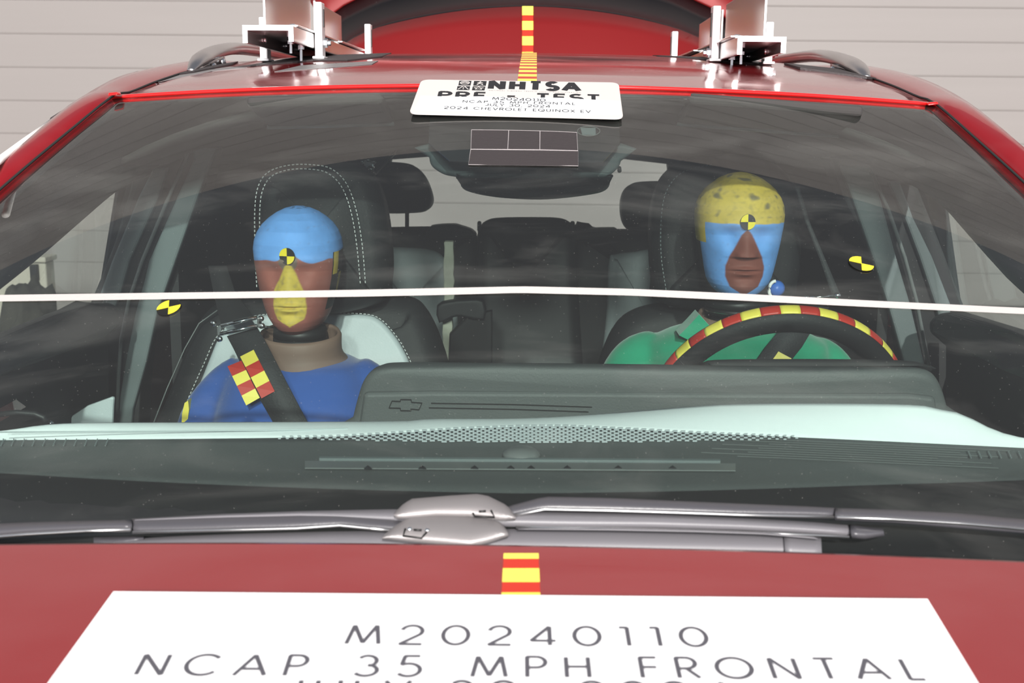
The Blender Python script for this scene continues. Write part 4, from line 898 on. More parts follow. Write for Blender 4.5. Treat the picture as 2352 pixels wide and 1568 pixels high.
ck(wB, [(1086, 1178), (1090, 1185), (1136, 1187), (1128, 1172)], .0325); ck(wB, [(1100, 1174), (1116, 1173)], .034)

# ================================================================== DUMMIES
def interp(T, v):
    if v <= T[0][0]: return T[0][1]
    for i in range(len(T) - 1):
        if T[i][0] <= v <= T[i + 1][0]:
            t = (v - T[i][0]) / (T[i + 1][0] - T[i][0]); a, b_ = T[i][1], T[i + 1][1]; return a + (b_ - a) * t
    return T[-1][1]
HW1 = [(0, .16), (.012, .34), (.04, .47), (.08, .59), (.14, .695), (.2, .76), (.32, .86), (.44, .93), (.56, .98), (.67, 1.0), (.74, .97), (.80, .905), (.86, .79), (.91, .635), (.95, .47), (.98, .29), (.995, .13), (1, .02)]
HFR = [(0, .045), (.012, .062), (.05, .076), (.12, .083), (.25, .086), (.4, .086), (.52, .083), (.62, .088), (.72, .087), (.82, .077), (.9, .060), (.95, .044), (.98, .028), (.995, .012), (1, .002)]
HBK = [(0, .004), (.05, .015), (.12, .03), (.25, .055), (.4, .078), (.55, .093), (.7, .098), (.82, .088), (.9, .070), (.95, .052), (.98, .032), (.995, .014), (1, .002)]
HW2 = [(0, .2), (.012, .36), (.04, .50), (.08, .62), (.12, .71), (.16, .765), (.22, .81)]
def head(name, par, cpx, Yc, ytop, ybot, wpx, yaw, colf, nose=.014):
    c_ = at(cpx, (ytop + ybot) / 2, Yc); zt, zb = at(cpx, ytop, Yc - .01).z, at(cpx, ybot, Yc - .05).z; H = zt - zb; HWID = HW1 if cpx < 1200 else HW2 + HW1[7:]; W = wpx / 2 / FPX * Yc * .985
    NU, NV = 300, 330; sf = H / .215; vs_ = []; cols = []
    cy, sy = math.cos(yaw), math.sin(yaw)
    for j in range(NV + 1):
        v = j / NV; v = .5 - .5 * math.cos(math.pi * v) if True else v
        w_, fr, bk_ = interp(HWID, v) * W, interp(HFR, v) * sf, interp(HBK, v) * sf
        for i in range(NU):
            a = 2 * math.pi * i / NU; s_, c2 = math.sin(a), math.cos(a)       # a=0 faces the front
            ss = math.copysign(abs(s_) ** .92, s_); x = w_ * ss; d = fr if c2 > 0 else bk_; y = -d * math.copysign(abs(c2) ** .85, c2)
            if c2 > 0:
                xn = x / W
                g = lambda x0, v0, sx_, sv: math.exp(-((xn - x0) / sx_) ** 2 - ((v - v0) / sv) ** 2)
                nb = 0
                if .33 < v < .60:
                    t = (v - .36) / .22; nb = nose * max(0, 1 - max(t, 0)) ** .9 * (1 if t > 0 else max(0, 1 + t * 12)) * math.exp(-(xn / (.13 + .10 * max(0, 1 - max(t, 0)))) ** 2)
                y -= nb + .0035 * g(.17, .375, .08, .03) + .0035 * g(-.17, .375, .08, .03)
                y += .0045 * g(.36, .525, .19, .06) + .0045 * g(-.36, .525, .19, .06)           # eye sockets
                y -= .004 * g(0, .60, .6, .035) + .003 * g(.5, .42, .16, .07) + .003 * g(-.5, .42, .16, .07)
                y -= .005 * g(0, .262, .22, .016) + .005 * g(0, .222, .2, .018)                 # lips
                y += .0045 * g(0, .243, .26, .008) + .002 * g(0, .18, .2, .02)
                y -= .0055 * g(0, .10, .26, .05)                                                 # chin
            fwd = V((sy * 1, -cy, 0)); side = V((cy, sy, 0))
            p = V((c_.x, c_.y, zb + v * H)) + side * x - fwd * y
            vs_.append(p); cols.append(colf(x / W, v, a, noise.noise(V((x * 60, y * 60, v * 14))), noise.noise(V((x * 160, y * 160, v * 40)))))
    fs = [(j * NU + i, j * NU + (i + 1) % NU, (j + 1) * NU + (i + 1) % NU, (j + 1) * NU + i) for j in range(NV) for i in range(NU)]
    fs += [tuple(range(NU))[::-1], tuple(range(NV * NU, (NV + 1) * NU))]
    o = mk(name, vs_, fs, M['chalk'], par, True, None, recalc=False)
    at_ = o.data.color_attributes.new('paint', 'FLOAT_COLOR', 'POINT')
    for i, c in enumerate(cols): at_.data[i].color = (c[0], c[1], c[2], 1)
    def srf(px, py):                                           # point on the face under a picture point
        d = ray(px, py); best = None
        for t in [Yc - .14 + .0005 * k for k in range(300)]:
            p = CAM + d * (t / d.y); v = (p.z - zb) / H
            if not 0 < v < 1: continue
            r = p - V((c_.x, c_.y, p.z)); lx = r.x * cy + r.y * sy; ly = r.x * (-sy) + r.y * cy
            w_, fr = interp(HWID, v) * W, interp(HFR, v) * sf
            if abs(lx) < w_ and -ly < fr * (1 - (abs(lx) / w_) ** (2 / .92)) ** (.85 / 2): return p
        return CAM + d * ((Yc - .08) / d.y)
    return o, c_, zt, zb, srf
BLUE, BRN, YEL, BLK = (.16, .38, .84), (.33, .105, .080), (.62, .45, .07), (.02, .018, .015)
TAN = (.18, .13, .10)
def mixc(a, b_, t): t = min(1, max(0, t)); return tuple(a[i] * (1 - t) + b_[i] * t for i in range(3))
TD1 = [(.10, .02), (.12, .14), (.15, .30), (.2, .355), (.26, .375), (.32, .36), (.38, .33), (.44, .25), (.5, .17), (.54, .12), (.57, .08), (.58, 0)]
TD2 = [(.05, .02), (.08, .14), (.12, .32), (.2, .42), (.28, .43), (.36, .36), (.42, .27), (.48, .19), (.53, .12), (.56, .05), (.57, 0)]
def col1(x, v, a, n1, n2):
    deg = math.degrees(a); deg = deg - 360 if deg > 180 else deg
    c = BRN; sm = lambda e, w_: min(1, max(0, .5 + e / w_)); bd = .600 + .075 * math.exp(-(x / .2) ** 2) + .008 * n1 + .012 * math.sin(x * 9)
    if abs(deg) < 50:
        c = mixc(c, TAN, sm(1.15 - (x / .2) ** 2 - ((v - .615) / .085) ** 2, .3))
        if .09 < v < .60: c = mixc(c, mixc(YEL, TAN, .55 * max(0, n2 + .05)), sm(interp(TD1, v) + .02 * n1 - abs(x), .035))
    c = mixc(c, mixc(BLUE, TAN, .5 * max(0, n2 - .35)), sm(v - bd, .008))
    if deg > 64 and deg < 112 and v < .655 and v > .2:
        c = YEL if (v > .48 and deg < 80) or (.3 < v < .48 and deg > 86) else BLK
        if 64 < deg < 67: c = BLK
    if deg < -66 and v < .64: c = mixc(YEL, BLK, .5)
    if abs(deg) > 112 and v < .6: c = BLK
    if v > .985 and n2 > .1: c = mixc(c, BLK, .6)
    return c
def col2(x, v, a, n1, n2):
    deg = math.degrees(a); deg = deg - 360 if deg > 180 else deg
    bd = .615 + .006 * n1
    blot = max(0, n1 - .24) * 2.6 if v > .66 else 0
    c = mixc(BLUE, TAN, .5 * max(0, n2 - .3))
    sm = lambda e, w_: min(1, max(0, .5 + e / w_))
    if abs(deg) < 50 and .04 < v < .58: c = mixc(c, (.20, .058, .042), sm(interp(TD2, v) + .012 * n1 - abs(x), .035))
    c = mixc(c, mixc(YEL, (.10, .095, .07), min(.8, blot + .35 * max(0, n2))), sm(v - bd, .008))
    if -105 < deg < -60 and .45 < v < .66: c = YEL
    if deg < -76 and v <= .45: c = BLK
    if deg > 100 and v < .6: c = BLK
    return c
dp = thing('passenger_dummy', 'crash test dummy in blue shirt in the passenger seat, blue painted crown', 'dummy', (-.37, 1.80, .74))
dd = thing('driver_dummy', 'crash test dummy in green shirt behind the wheel, yellow painted crown', 'dummy', (.345, 1.97, .74))
h1, c1, zt1, zb1, srf1 = head('head', dp, 687, 1.83, 473, 770, 203, rad(0), col1)
h2, c2, zt2, zb2, srf2 = head('head', dd, 1695, 1.95, 395, 686, 203, rad(0), col2)
def disc_marker(name, par, c, nrm, r, up=V((0, 0, 1)), th=.0012, flip=0, label=None, cat=None, group=None, squash=1.0, rot=0.0, rim=False):
    nrm = nrm.normalized(); a = up.cross(nrm).normalized(); b_ = nrm.cross(a)
    if par is None: root = thing(name, label, cat, c, group)
    else: root = None
    base = B().add([c + (a * math.cos(q * math.pi / 24) + b_ * math.sin(q * math.pi / 24)) * r for q in range(48)] + [c + (a * math.cos(q * math.pi / 24) + b_ * math.sin(q * math.pi / 24)) * r + nrm * th for q in range(48)],
                   [tuple(range(48))[::-1], tuple(range(48, 96))] + [(i, (i + 1) % 48, 48 + (i + 1) % 48, 48 + i) for i in range(48)])
    o = base.build('disc' if par is None else name, M['black'], root or par)
    for k in (0, 1):
        s0 = (k * 2 + flip) * math.pi / 2 + rot
        P = [c + nrm * (th + .0003)] + [c + nrm * (th + .0003) + (a * math.cos(s0 + q * math.pi / 24) + b_ * math.sin(s0 + q * math.pi / 24)) * r * .985 for q in range(13)]
        B().prism(P, nrm * .0003).build('yellow_quadrant', M['yellow2'], o)
    return root or o
for (srf, cx2, cy2, par, ny, rr_) in ((srf1, 662, 587.5, h1, V((-.22, -1, .0)), 19.2 / FPX * 1.74), (srf2, 1716, 509.5, h2, V((.16, -1, .05)), 17.6 / FPX * 1.88)):
    p = srf(cx2, cy2); disc_marker('forehead_target', par, p + ny.normalized() * .0035, ny, rr_, flip=1)
def remesh(o, vox, smooth=4):
    m = o.modifiers.new('join', 'REMESH'); m.mode = 'VOXEL'; m.voxel_size = vox; m.use_smooth_shade = True
    s_ = o.modifiers.new('smooth', 'SMOOTH'); s_.iterations = smooth; s_.factor = .6; return o
def body(par, cpx, Yc, secs, shirt, arms, vox=.008):
    b = B(); xc = at(cpx, 850, Yc).x; rows_ = []
    n = 40; vs_ = []
    for (py, hwp, hd, dy) in secs:
        z = at(cpx, py, Yc).z; hw = hwp / FPX * Yc
        for i in range(n):
            q = 2 * math.pi * i / n; vs_.append(V((xc + hw * math.copysign(abs(math.cos(q)) ** .85, math.cos(q)), Yc + dy + hd * math.copysign(abs(math.sin(q)) ** .85, math.sin(q)), z)))
    m = len(secs); fs = [(j * n + i, j * n + (i + 1) % n, (j + 1) * n + (i + 1) % n, (j + 1) * n + i) for j in range(m - 1) for i in range(n)] + [tuple(range(n)), tuple(range((m - 1) * n, m * n))[::-1]]
    b.add(vs_, fs)
    for P, R in arms: b.tube(catmull(P, 6), [R[0] + (R[1] - R[0]) * i / (6 * (len(P) - 1)) for i in range(6 * (len(P) - 1) + 1)], 16)
    o = b.build('shirt', shirt, par, True); return remesh(o, vox)
def A3(px, py, Y): return at(px, py, Y)
# passenger body
armL = [A3(560, 856, 1.82), A3(516, 888, 1.815), A3(470, 950, 1.80), A3(440, 1040, 1.78)]
armR = [A3(814, 856, 1.82), A3(858, 888, 1.815), A3(904, 950, 1.80), A3(934, 1040, 1.78)]
body(dp, 687, 1.82, [(812, 60, .045, .02), (818, 105, .060, .01), (830, 145, .073, 0), (854, 165, .088, 0), (900, 182, .102, -.01), (960, 200, .112, -.015), (1060, 190, .115, -.015), (1200, 180, .12, 0), (1330, 190, .13, 0)], M['shirtblue'], [(armL, (.034, .038)), (armR, (.034, .038))])
B().prism([V(p) for p in pl([(416, 1000), (418, 950), (424, 925), (432, 920), (434, 940), (430, 975), (428, 1000)], 1.765)], (0, .02, 0)).build('sleeve_patch', M['yellow'], dp)
def collar(par, cpx, Yc, prof, m='neckvinyl', sxy=1.0):
    xc = at(cpx, 800, Yc).x; n = 48; vs_ = []
    for (py, rp, ty) in prof:
        z = at(cpx, py, Yc).z; r = rp / FPX * Yc
        for i in range(n): q = 2 * math.pi * i / n; vs_.append(V((xc + r * math.cos(q), Yc + ty + r * .88 * math.sin(q), z + .008 * math.sin(q))))
    k = len(prof); fs = [(j * n + i, j * n + (i + 1) % n, (j + 1) * n + (i + 1) % n, (j + 1) * n + i) for j in range(k - 1) for i in range(n)]
    o = mk('neck_jacket', vs_, fs, M[m], par, True, recalc=True); s_ = o.modifiers.new('s', 'SOLIDIFY'); s_.thickness = .006; s_.offset = 1; return o
collar(dp, 690, 1.815, [(766, 85, 0), (772, 89, 0), (788, 88, 0), (806, 89, 0), (820, 95, 0), (832, 106, 0), (848, 118, 0)])
def neck(par, cpx, Yc, y0, y1, r):
    z0, z1 = at(cpx, y0, Yc).z, at(cpx, y1, Yc).z; c = V((at(cpx, y0, Yc).x, Yc, 0)); n_ = 5; prof = []
    for k in range(n_):
        za, zb_ = z1 + (z0 - z1) * k / n_, z1 + (z0 - z1) * (k + 1) / n_; prof += [(r, za), (r, za + (zb_ - za) * .6), (r * .8, za + (zb_ - za) * .7), (r * .8, zb_ - .0005)]
    o = B().lathe(c, prof, 32).build('neck', M['rubber'], par, True)
    B().lathe(c, [(r * 1.12, z0 - .010), (r * 1.25, z0 - .008), (r * 1.3, z0 - .003), (r * 1.3, z0 + .001), (r * 1.0, z0 + .002)], 40).build('neck_ring', M['chrome'] if False else M['black'], o, True)
    B().tube([c + V((r * 1.26 * math.cos(q), r * 1.26 * math.sin(q), z0 - .0035)) for q in [math.pi * 2 * i / 40 for i in range(41)]], .0016, 8, cap=False).build('neck_ring_edge', M['chrome'], o, True)
    B().lathe(c + V((0, 0, 0)), [(r * 1.0, z0), (r * 1.3, z0 + .004), (r * 1.25, z0 + .018), (r * .8, z0 + .02)], 40).build('neck_bracket', M['black'], o, True)
neck(dp, 690, 1.815, 776, 850, .034)
neck(dd, 1690, 1.97, 706, 790, .042)
# driver body
aL = [A3(1510, 812, 1.99), A3(1462, 832, 1.98), A3(1432, 890, 1.95), A3(1440, 980, 1.88)]
aR = [A3(1858, 822, 1.99), A3(1893, 845, 1.98), A3(1925, 900, 1.95), A3(1950, 980, 1.88)]
body(dd, 1690, 1.97, [(742, 80, .055, .02), (750, 118, .070, .01), (762, 165, .085, 0), (782, 205, .095, 0), (820, 210, .105, -.005), (880, 215, .115, -.015), (980, 212, .125, -.02), (1100, 205, .13, 0), (1280, 210, .13, 0)], M['shirtgreen'], [(aL, (.046, .050)), (aR, (.046, .050))])
collar(dd, 1690, 1.965, [(722, 82, 0), (732, 86, 0), (744, 88, 0), (760, 92, 0)])
# pointed shirt collar corner on the driver's shoulder
B().prism([V(p) for p in pl([(1606, 722), (1642, 762), (1655, 785), (1600, 790), (1560, 770), (1585, 745)], 1.885)], (0, .05, .0)).build('shirt_collar', M['shirtgreen'], dd)
q = at(1783, 662, 1.95); B().lathe(q, [(.002, 0), (.012, .001), (.0145, .006), (.011, .012), (.003, .017)], 24, V((-.2, -1, .1))).build('neck_knob', mat('blue plastic', (.05, .16, .55), .4), dd, True)
B().tube([q + V((.011 * math.cos(a_) - .005, -.016, .015 * math.sin(a_) + .0)) for a_ in [math.pi * .5 + math.pi * i / 10 for i in range(11)]], .003, 8).build('knob_ring', M['white'], dd, True)
# arms and hands
def hand_on_rim(par, a, sg):
    o_ = upv * math.cos(a) + xv * math.sin(a); t_ = (o_.cross(nrm)).normalized()
    t_ = t_ if t_.z > 0 else -t_
    rp = lambda r, ph, s_: wc + o_ * (R_w + r * math.cos(ph)) + nrm * (r * math.sin(ph)) + t_ * s_
    b = B()
    for k, L_ in enumerate((.92, 1.0, .96, .80)):
        s_ = .030 - k * .020
        P = [rp(.046, rad(55), s_), rp(.040, rad(10), s_), rp(.034, rad(-35), s_ - .001), rp(.030, rad(-35 - 55 * L_), s_ - .002), rp(.028, rad(-35 - 100 * L_), s_ - .003)]
        C_ = catmull(P, 5); b.tube(C_, [.0098 - .003 * i / (len(C_) - 1) for i in range(len(C_))], 12)
    Pt = [rp(.050, rad(85), .018), rp(.036, rad(110), .040), rp(.030, rad(150), .052), rp(.029, rad(195), .056)]
    C_ = catmull(Pt, 5); b.tube(C_, [.0125 - .003 * i / (len(C_) - 1) for i in range(len(C_))], 12)
    w0 = rp(.052, rad(70), 0)
    pm = [w0 + t_ * .034 + nrm * -.012, w0 - t_ * .036 + nrm * -.012]; wr = rp(.085, rad(72), -.012) + V((0, .035, -.02))
    for s_ in (.026, .008, -.010, -.026): b.tube([rp(.046, rad(50), s_), rp(.058, rad(68), s_ * .85), wr + t_ * s_ * .4], [.0115, .013, .015], 12)
    el = A3(1452 if sg < 0 else 1955, 1080, 1.80)
    b.tube(catmull([rp(.060, rad(70), -.004), wr, wr.lerp(el, .5) + V((0, 0, -.004)), el, A3(1440 if sg < 0 else 1950, 960, 1.89)], 6), [.024, .024, .025, .025, .025, .026, .026, .027, .028, .030, .032, .034, .035, .036, .037, .038, .039, .040, .04, .04, .04, .04, .041, .041, .042][:25], 14)
    return remesh(b.build('arm', M['hand'], par, True), .0035, 3)
hand_on_rim(dd, rad(97), 1); hand_on_rim(dd, rad(-97), -1)
def hand_lap(par, sh, sg):
    b = B(); W = V((par.location.x + sg * .11, 1.47, .86)); el = sh
    b.tube(catmull([el + V((0, 0, .04)), el + V((0, -.02, -.03)), el.lerp(W, .55) + V((0, 0, .012)), W], 6), [.040 - .017 * i / 18 for i in range(19)], 14)
    d = V((-sg * .1, -1, -.08)).normalized(); a = V((1, -sg * .1, 0)).normalized()
    for k, L_ in enumerate((.066, .074, .069, .055)):
        s_ = (k - 1.5) * .0185; p0 = W + d * .075 + a * s_ * sg; b.tube([W + d * .01 + a * s_ * .5 * sg, p0], [.014, .0115], 10)
        b.tube([p0, p0 + d * L_ * .5 + V((0, 0, .004)), p0 + d * L_ * .85 + V((0, 0, -.010)), p0 + d * L_ * .95 + V((0, 0, -.024))], [.0098, .009, .008, .007], 10)
    p0 = W + d * .02 - a * .02 * sg; b.tube([p0, p0 + d * .03 - a * .026 * sg, p0 + d * .062 - a * .034 * sg + V((0, 0, -.008))], [.012, .0105, .008], 10)
    return remesh(b.build('arm', M['hand'], par, True), .004, 3)
hand_lap(dp, armL[-1], -1); hand_lap(dp, armR[-1], 1)
for par, Y0 in ((dp, 1.80), (dd, 1.95)):
    x = par.location.x; b = B()
    for s_ in (-1, 1): b.tube(catmull([V((x + s_ * .08, Y0 + .02, .82)), V((x + s_ * .10, Y0 - .22, .83)), V((x + s_ * .11, Y0 - .42, .82)), V((x + s_ * .11, Y0 - .52, .66)), V((x + s_ * .10, Y0 - .58, .45)), V((x + s_ * .10, Y0 - .62, .37)), V((x + s_ * .10, Y0 - .74, .36))], 5), [.078, .078, .077, .076, .075, .074, .072, .070, .068, .067, .066, .064, .063, .062, .060, .058, .057, .055, .054, .053, .052, .050, .048, .046, .045, .044, .042, .04, .04, .038, .036], 16)
    b.lathe((x, Y0 + .01, 0), [(.10, .74), (.15, .76), (.16, .84), (.14, .93)], 24); remesh(b.build('trousers', M['pants'], par, True), .012, 4)

# ================================================================== SEAT BELTS (held by the dummies, fixed to the car)
Yb = lambda y: interp([(690, 1.94), (740, 1.86), (760, 1.80), (800, 1.745), (850, 1.712), (900, 1.694), (960, 1.684), (1060, 1.68), (1200, 1.69)], y)
belt1 = thing('seat_belt', 'black seat belt across the blue shirt with checkered tape', 'seat belt', at(610, 860, 1.70))
def beltstrip(name, T, Yf, m, par, th=.0022, label=None):
    Tm = []; n_ = 24
    for k in range(n_ + 1):
        t = k / n_ * (len(T) - 1); i = min(int(t), len(T) - 2); f_ = t - i; Tm.append(tuple(T[i][c] + (T[i + 1][c] - T[i][c]) * f_ for c in range(4)))
    vs_ = []
    for (x0, y0, x1, y1) in Tm:
        a, b_ = at(x0, y0, Yf((y0 + y1) / 2)), at(x1, y1, Yf((y0 + y1) / 2)); vs_ += [a, b_, a + V((0, th, 0)), b_ + V((0, th, 0))]
    fs = []
    for k in range(n_): o_ = 4 * k; fs += [(o_, o_ + 1, o_ + 5, o_ + 4), (o_ + 2, o_ + 6, o_ + 7, o_ + 3), (o_, o_ + 4, o_ + 6, o_ + 2), (o_ + 1, o_ + 3, o_ + 7, o_ + 5)]
    fs += [(0, 2, 3, 1), (4 * n_, 4 * n_ + 1, 4 * n_ + 3, 4 * n_ + 2)]
    return mk(name, vs_, fs, M[m], par, True, label)
beltstrip('shoulder_webbing', [(521, 772, 590, 752), (536, 800, 606, 778), (560, 850, 634, 832), (590, 905, 664, 890), (626, 968, 702, 962), (690, 1080, 768, 1075)], Yb, 'belt', belt1)
beltstrip('upper_webbing', [(478, 610, 520, 610), (492, 680, 540, 672), (508, 745, 582, 728)], lambda y: interp([(610, 2.03), (680, 1.98), (745, 1.86)], y), 'cabin', belt1)
def quad_px(name, q, Yf, m, par, th=.0012): return B().quad_prism([at(x, y, Yf(y)) for x, y in q], (0, th, 0)).build(name, M[m], par)
Yt = lambda y: Yb(y) - .0035
for (TL, TR, BL, BR, cs, dYt) in (((551.5, 818.6), (582.4, 803.1), (600.6, 914.7), (630.8, 898.2), ('yellow', 'redtape', 'yellow', 'redtape'), 0), ((522.5, 841), (554.3, 828), (565.5, 930.8), (596.4, 913.3), ('redtape', 'yellow', 'redtape', 'yellow'), -.001)):
    for k in range(4):
        L_ = lambda A_, B_, t: (A_[0] + (B_[0] - A_[0]) * t, A_[1] + (B_[1] - A_[1]) * t)
        t0, t1 = k / 4, (k + 1) / 4
        q = [L_(TL, BL, t0), L_(TR, BR, t0), L_(TR, BR, t1), L_(TL, BL, t1)]
        quad_px('tape_square', q, lambda y: Yt(y) + dYt, cs[k], belt1)
# chrome roller guide above the passenger's shoulder
rg = thing('belt_guide', 'chrome roller guide on the belt beside the blue-crowned dummy head', 'belt guide', at(545, 752, 1.80))
B().tube([at(508, 748, 1.79), at(590, 729, 1.79)], .0032, 12).build('roller', M['chrome'], rg, True); B().tube([at(506, 767, 1.785), at(590, 748, 1.785)], .0032, 12).build('roller', M['chrome'], rg, True)
for x, y in ((503, 757), (596, 739)): bev(B().box(tuple(at(x - 5, y + 14, 1.78)), tuple(at(x + 5, y - 14, 1.80))).build('end_bracket', M['alu'], rg), .0015)
for x, y in ((493, 742), (507, 778), (602, 731), (604, 748)): B().lathe(at(x, y, 1.79), [(.003, 0), (.0045, .001), (.0045, .006), (.003, .007)], 12, V((-.3, -1, .1))).build('bolt', M['bolt'], rg, True)
B().tube([at(600, 750, 1.80), at(640, 752, 1.82)], .002, 8).build('guide_rod', M['chrome'], rg, True)
belt2 = thing('seat_belt', 'black seat belt across the green shirt, seen through the steering wheel', 'seat belt', at(1790, 800, 1.84))
Yb2 = lambda y: interp([(420, 2.06), (680, 2.02), (720, 1.95), (760, 1.872), (830, 1.845), (960, 1.83), (1100, 1.83)], y)
beltstrip('shoulder_webbing', [(1828, 700, 1905, 705), (1812, 728, 1886, 735), (1794, 756, 1864, 760), (1765, 790, 1842, 797), (1738, 828, 1817, 828), (1690, 900, 1770, 905), (1630, 1000, 1710, 1005)], Yb2, 'belt', belt2)
beltstrip('upper_webbing', [(1826, 430, 1836, 430), (1850, 510, 1860, 510), (1885, 600, 1897, 598), (1912, 680, 1930, 676)], Yb2, 'belt', belt2)
quad_px('tape_square', [(1788, 807), (1818, 823), (1812, 845), (1766, 838)], lambda y: Yb2(y) - .004, 'yellow', belt2); quad_px('tape_square', [(1766, 838), (1812, 845), (1796, 868), (1752, 860)], lambda y: Yb2(y) - .004, 'redtape', belt2)
rg2 = thing('belt_guide', 'thin metal belt guide bar right of the yellow-crowned dummy head', 'belt guide', at(1885, 681, 1.95))
B().tube([at(1850, 684, 1.95), at(1920, 679, 1.95)], .0022, 10).build('bar', M['chrome'], rg2, True)
for x, y in ((1850, 684), (1922, 678)): B().lathe(at(x, y, 1.95), [(.002, 0), (.005, .001), (.005, .007), (.002, .009)], 12, V((0, -1, .1))).build('bolt', M['bolt'], rg2, True)
# silver grip fitting by the passenger headrest
rv = thing('chrome_clamp', 'small shiny metal clamp beside the passenger headrest', 'clamp', at(846, 376, 2.3))
for x, y, r in ((832, 372, .004), (858, 372, .005), (851, 388, .006), (846, 368, .004)): B().lathe(at(x, y, 2.25), [(r * .3, 0), (r, .001), (r, .006), (r * .5, .009)], 14, V((.1, -1, .2))).build('bolt', M['chrome'], rv, True)
bev(B().prism(pl([(836, 364), (856, 366), (860, 386), (848, 392), (836, 382)], 2.26), (0, .012, 0)).build('clamp_body', M['bolt'], rv), .003)
B().tube([at(848, 380, 2.27), at(860, 400, 2.6), V((at(860, 400, 2.6).x, 3.0, ZC - .10))], .004, 8).build('clamp_rod', M['blk'], rv, True)

# ================================================================== ROOF RIGS
def rig(label, xo, xi, sg, fr_top, ppx):
    # xo outer x, xi inner x of the channel; sg -1 left in the picture
    root = thing('roof_bracket', label, 'bracket', ((xo + xi) / 2, 2.4, ZC + .1)); zt = fr_top; T = .0085; Y0, Y1 = 2.0, 2.92; D = .030
    xa, xb = min(xo, xi), max(xo, xi)
    prof = [(xa, zt - D), (xa, zt), (xb, zt), (xb, zt - D + .003), (xb - T, zt - D + .003), (xb - T, zt - T), (xa + T, zt - T), (xa + T, zt - D)]
    ch = B().prism([V((x, Y0, z)) for x, z in prof], (0, Y1 - Y0, -.004)).build('channel', M['alu'], root); bev(ch, .002, 3)
    ce = B().prism([V((x, Y0 - .001, z)) for x, z in prof], (0, .0015, 0)).build('lit_end', M['aluW'], ch)  # paler front face: frontal light put into the colour
    out = -1 if xo < xi else 1
    for (Y, htop, hin) in ((2.2, ppx[0], True), (2.84, ppx[1], True)):
        for side in (0, 1):
            xw = .0145; x0 = (xi + (-out) * .001) if side else (xo + out * .001); dx = (-out if side else out) * xw
            zt_ = (htop if side else htop - .028); zb_ = rsurf(x0, Y).z + .0015
            p = bev(B().box((min(x0, x0 + dx), Y - .016, zb_), (max(x0, x0 + dx), Y + .016, zt_)).build('post', M['aluW'], root), .002, 2)
            # slot on the face beside the post, and clamping bolt
            xs_ = x0 + dx * 1.0
            B().lathe((xs_, Y, zt - .017), [(.004, 0), (.0085, .0005), (.0085, .007), (.005, .008), (.005, .013), (.003, .014)], 6, V((1 if dx > 0 else -1, 0, 0))).build('clamp_bolt', M['bolt'], p)
            B().box((min(xs_, xs_ + math.copysign(.0015, dx)), Y - .004, zt + .012), (max(xs_, xs_ + math.copysign(.0015, dx)), Y + .004, zt_ - .012)).build('slot', M['black'], p)
            bev(B().box((min(x0, x0 + dx) - .004, Y - .022, zb_ - .001), (max(x0, x0 + dx) + .004, Y + .022, zb_ + .004)).build('foot', M['aluW'], p), .0015)
    # L plates standing on the channel
    for (Ya, Yc_, h_, xp) in ((2.03, 2.44, .098, xo - out * .030), (2.47, 2.80, .085, xo - out * .034)):
        ppf = [V((xp, Ya, zt)), V((xp, Yc_, zt)), V((xp, Yc_, zt + h_ * .95)), V((xp, Ya, zt + h_))]
        pt = bev(B().prism(ppf, (-out * .0035, 0, 0)).build('upright_plate', M['alu'], root), .001)
        bev(B().box((min(xp, xp - out * .060), Ya, zt), (max(xp, xp - out * .060), Yc_, zt + .0035)).build('plate_flange', M['alu'], pt), .001)
        B().prism([V((xp - out * .001 * s_, Ya - .0006, z)) for s_, z in ((0, zt), (0, zt + h_), (3.5, zt + h_), (3.5, zt))], (0, .0012, 0)).build('lit_end', M['aluW'], pt)  # paler sheet paints the frontal light onto the plate's front edge
        for dy in (.05, .2): B().lathe((xp - out * .04, Ya + dy, zt + .0035), [(.006, 0), (.006, .004), (.004, .005)], 6).build('bolt', M['bolt'], pt)
    # hanging screws through the channel
    for (xx, Y, L_) in ((xi + out * .018, 2.06, .035), (xi + out * .014, 2.13, .045), ((xo + xi) / 2, 2.5, .03)):
        B().lathe((xx, Y, zt - T - L_), [(.0025, 0), (.0025, L_ * .45), (.006, L_ * .46), (.006, L_ * .62), (.0025, L_ * .63), (.0025, L_ * .8), (.0065, L_ * .81), (.0065, L_)], 8).build('hanging_screw', M['bolt'], root)
    for Y in (2.12, 2.3, 2.42): 
        for xx in (xo,): B().lathe((xx - out * T, Y, zt - .018), [(.005, 0), (.005, .004), (.003, .005)], 8, V((-out, 0, 0))).build('rivet', M['bolt'], ch, True)
    return root
za = at(615, 58, 2.0).z; zb_ = at(1745, 84, 2.0).z
rig('aluminium channel bracket with upright plates on the left side of the roof', at(557, 70, 2.0).x, at(674, 70, 2.0).x, -1, za, (at(735, 6, 2.2).z, at(836, 56, 2.84).z))
rig('aluminium channel bracket with upright plates on the right side of the roof', at(1806, 90, 2.0).x, at(1694, 90, 2.0).x, 1, zb_, (at(1666, 15, 2.2).z, at(1566, 73, 2.84).z))
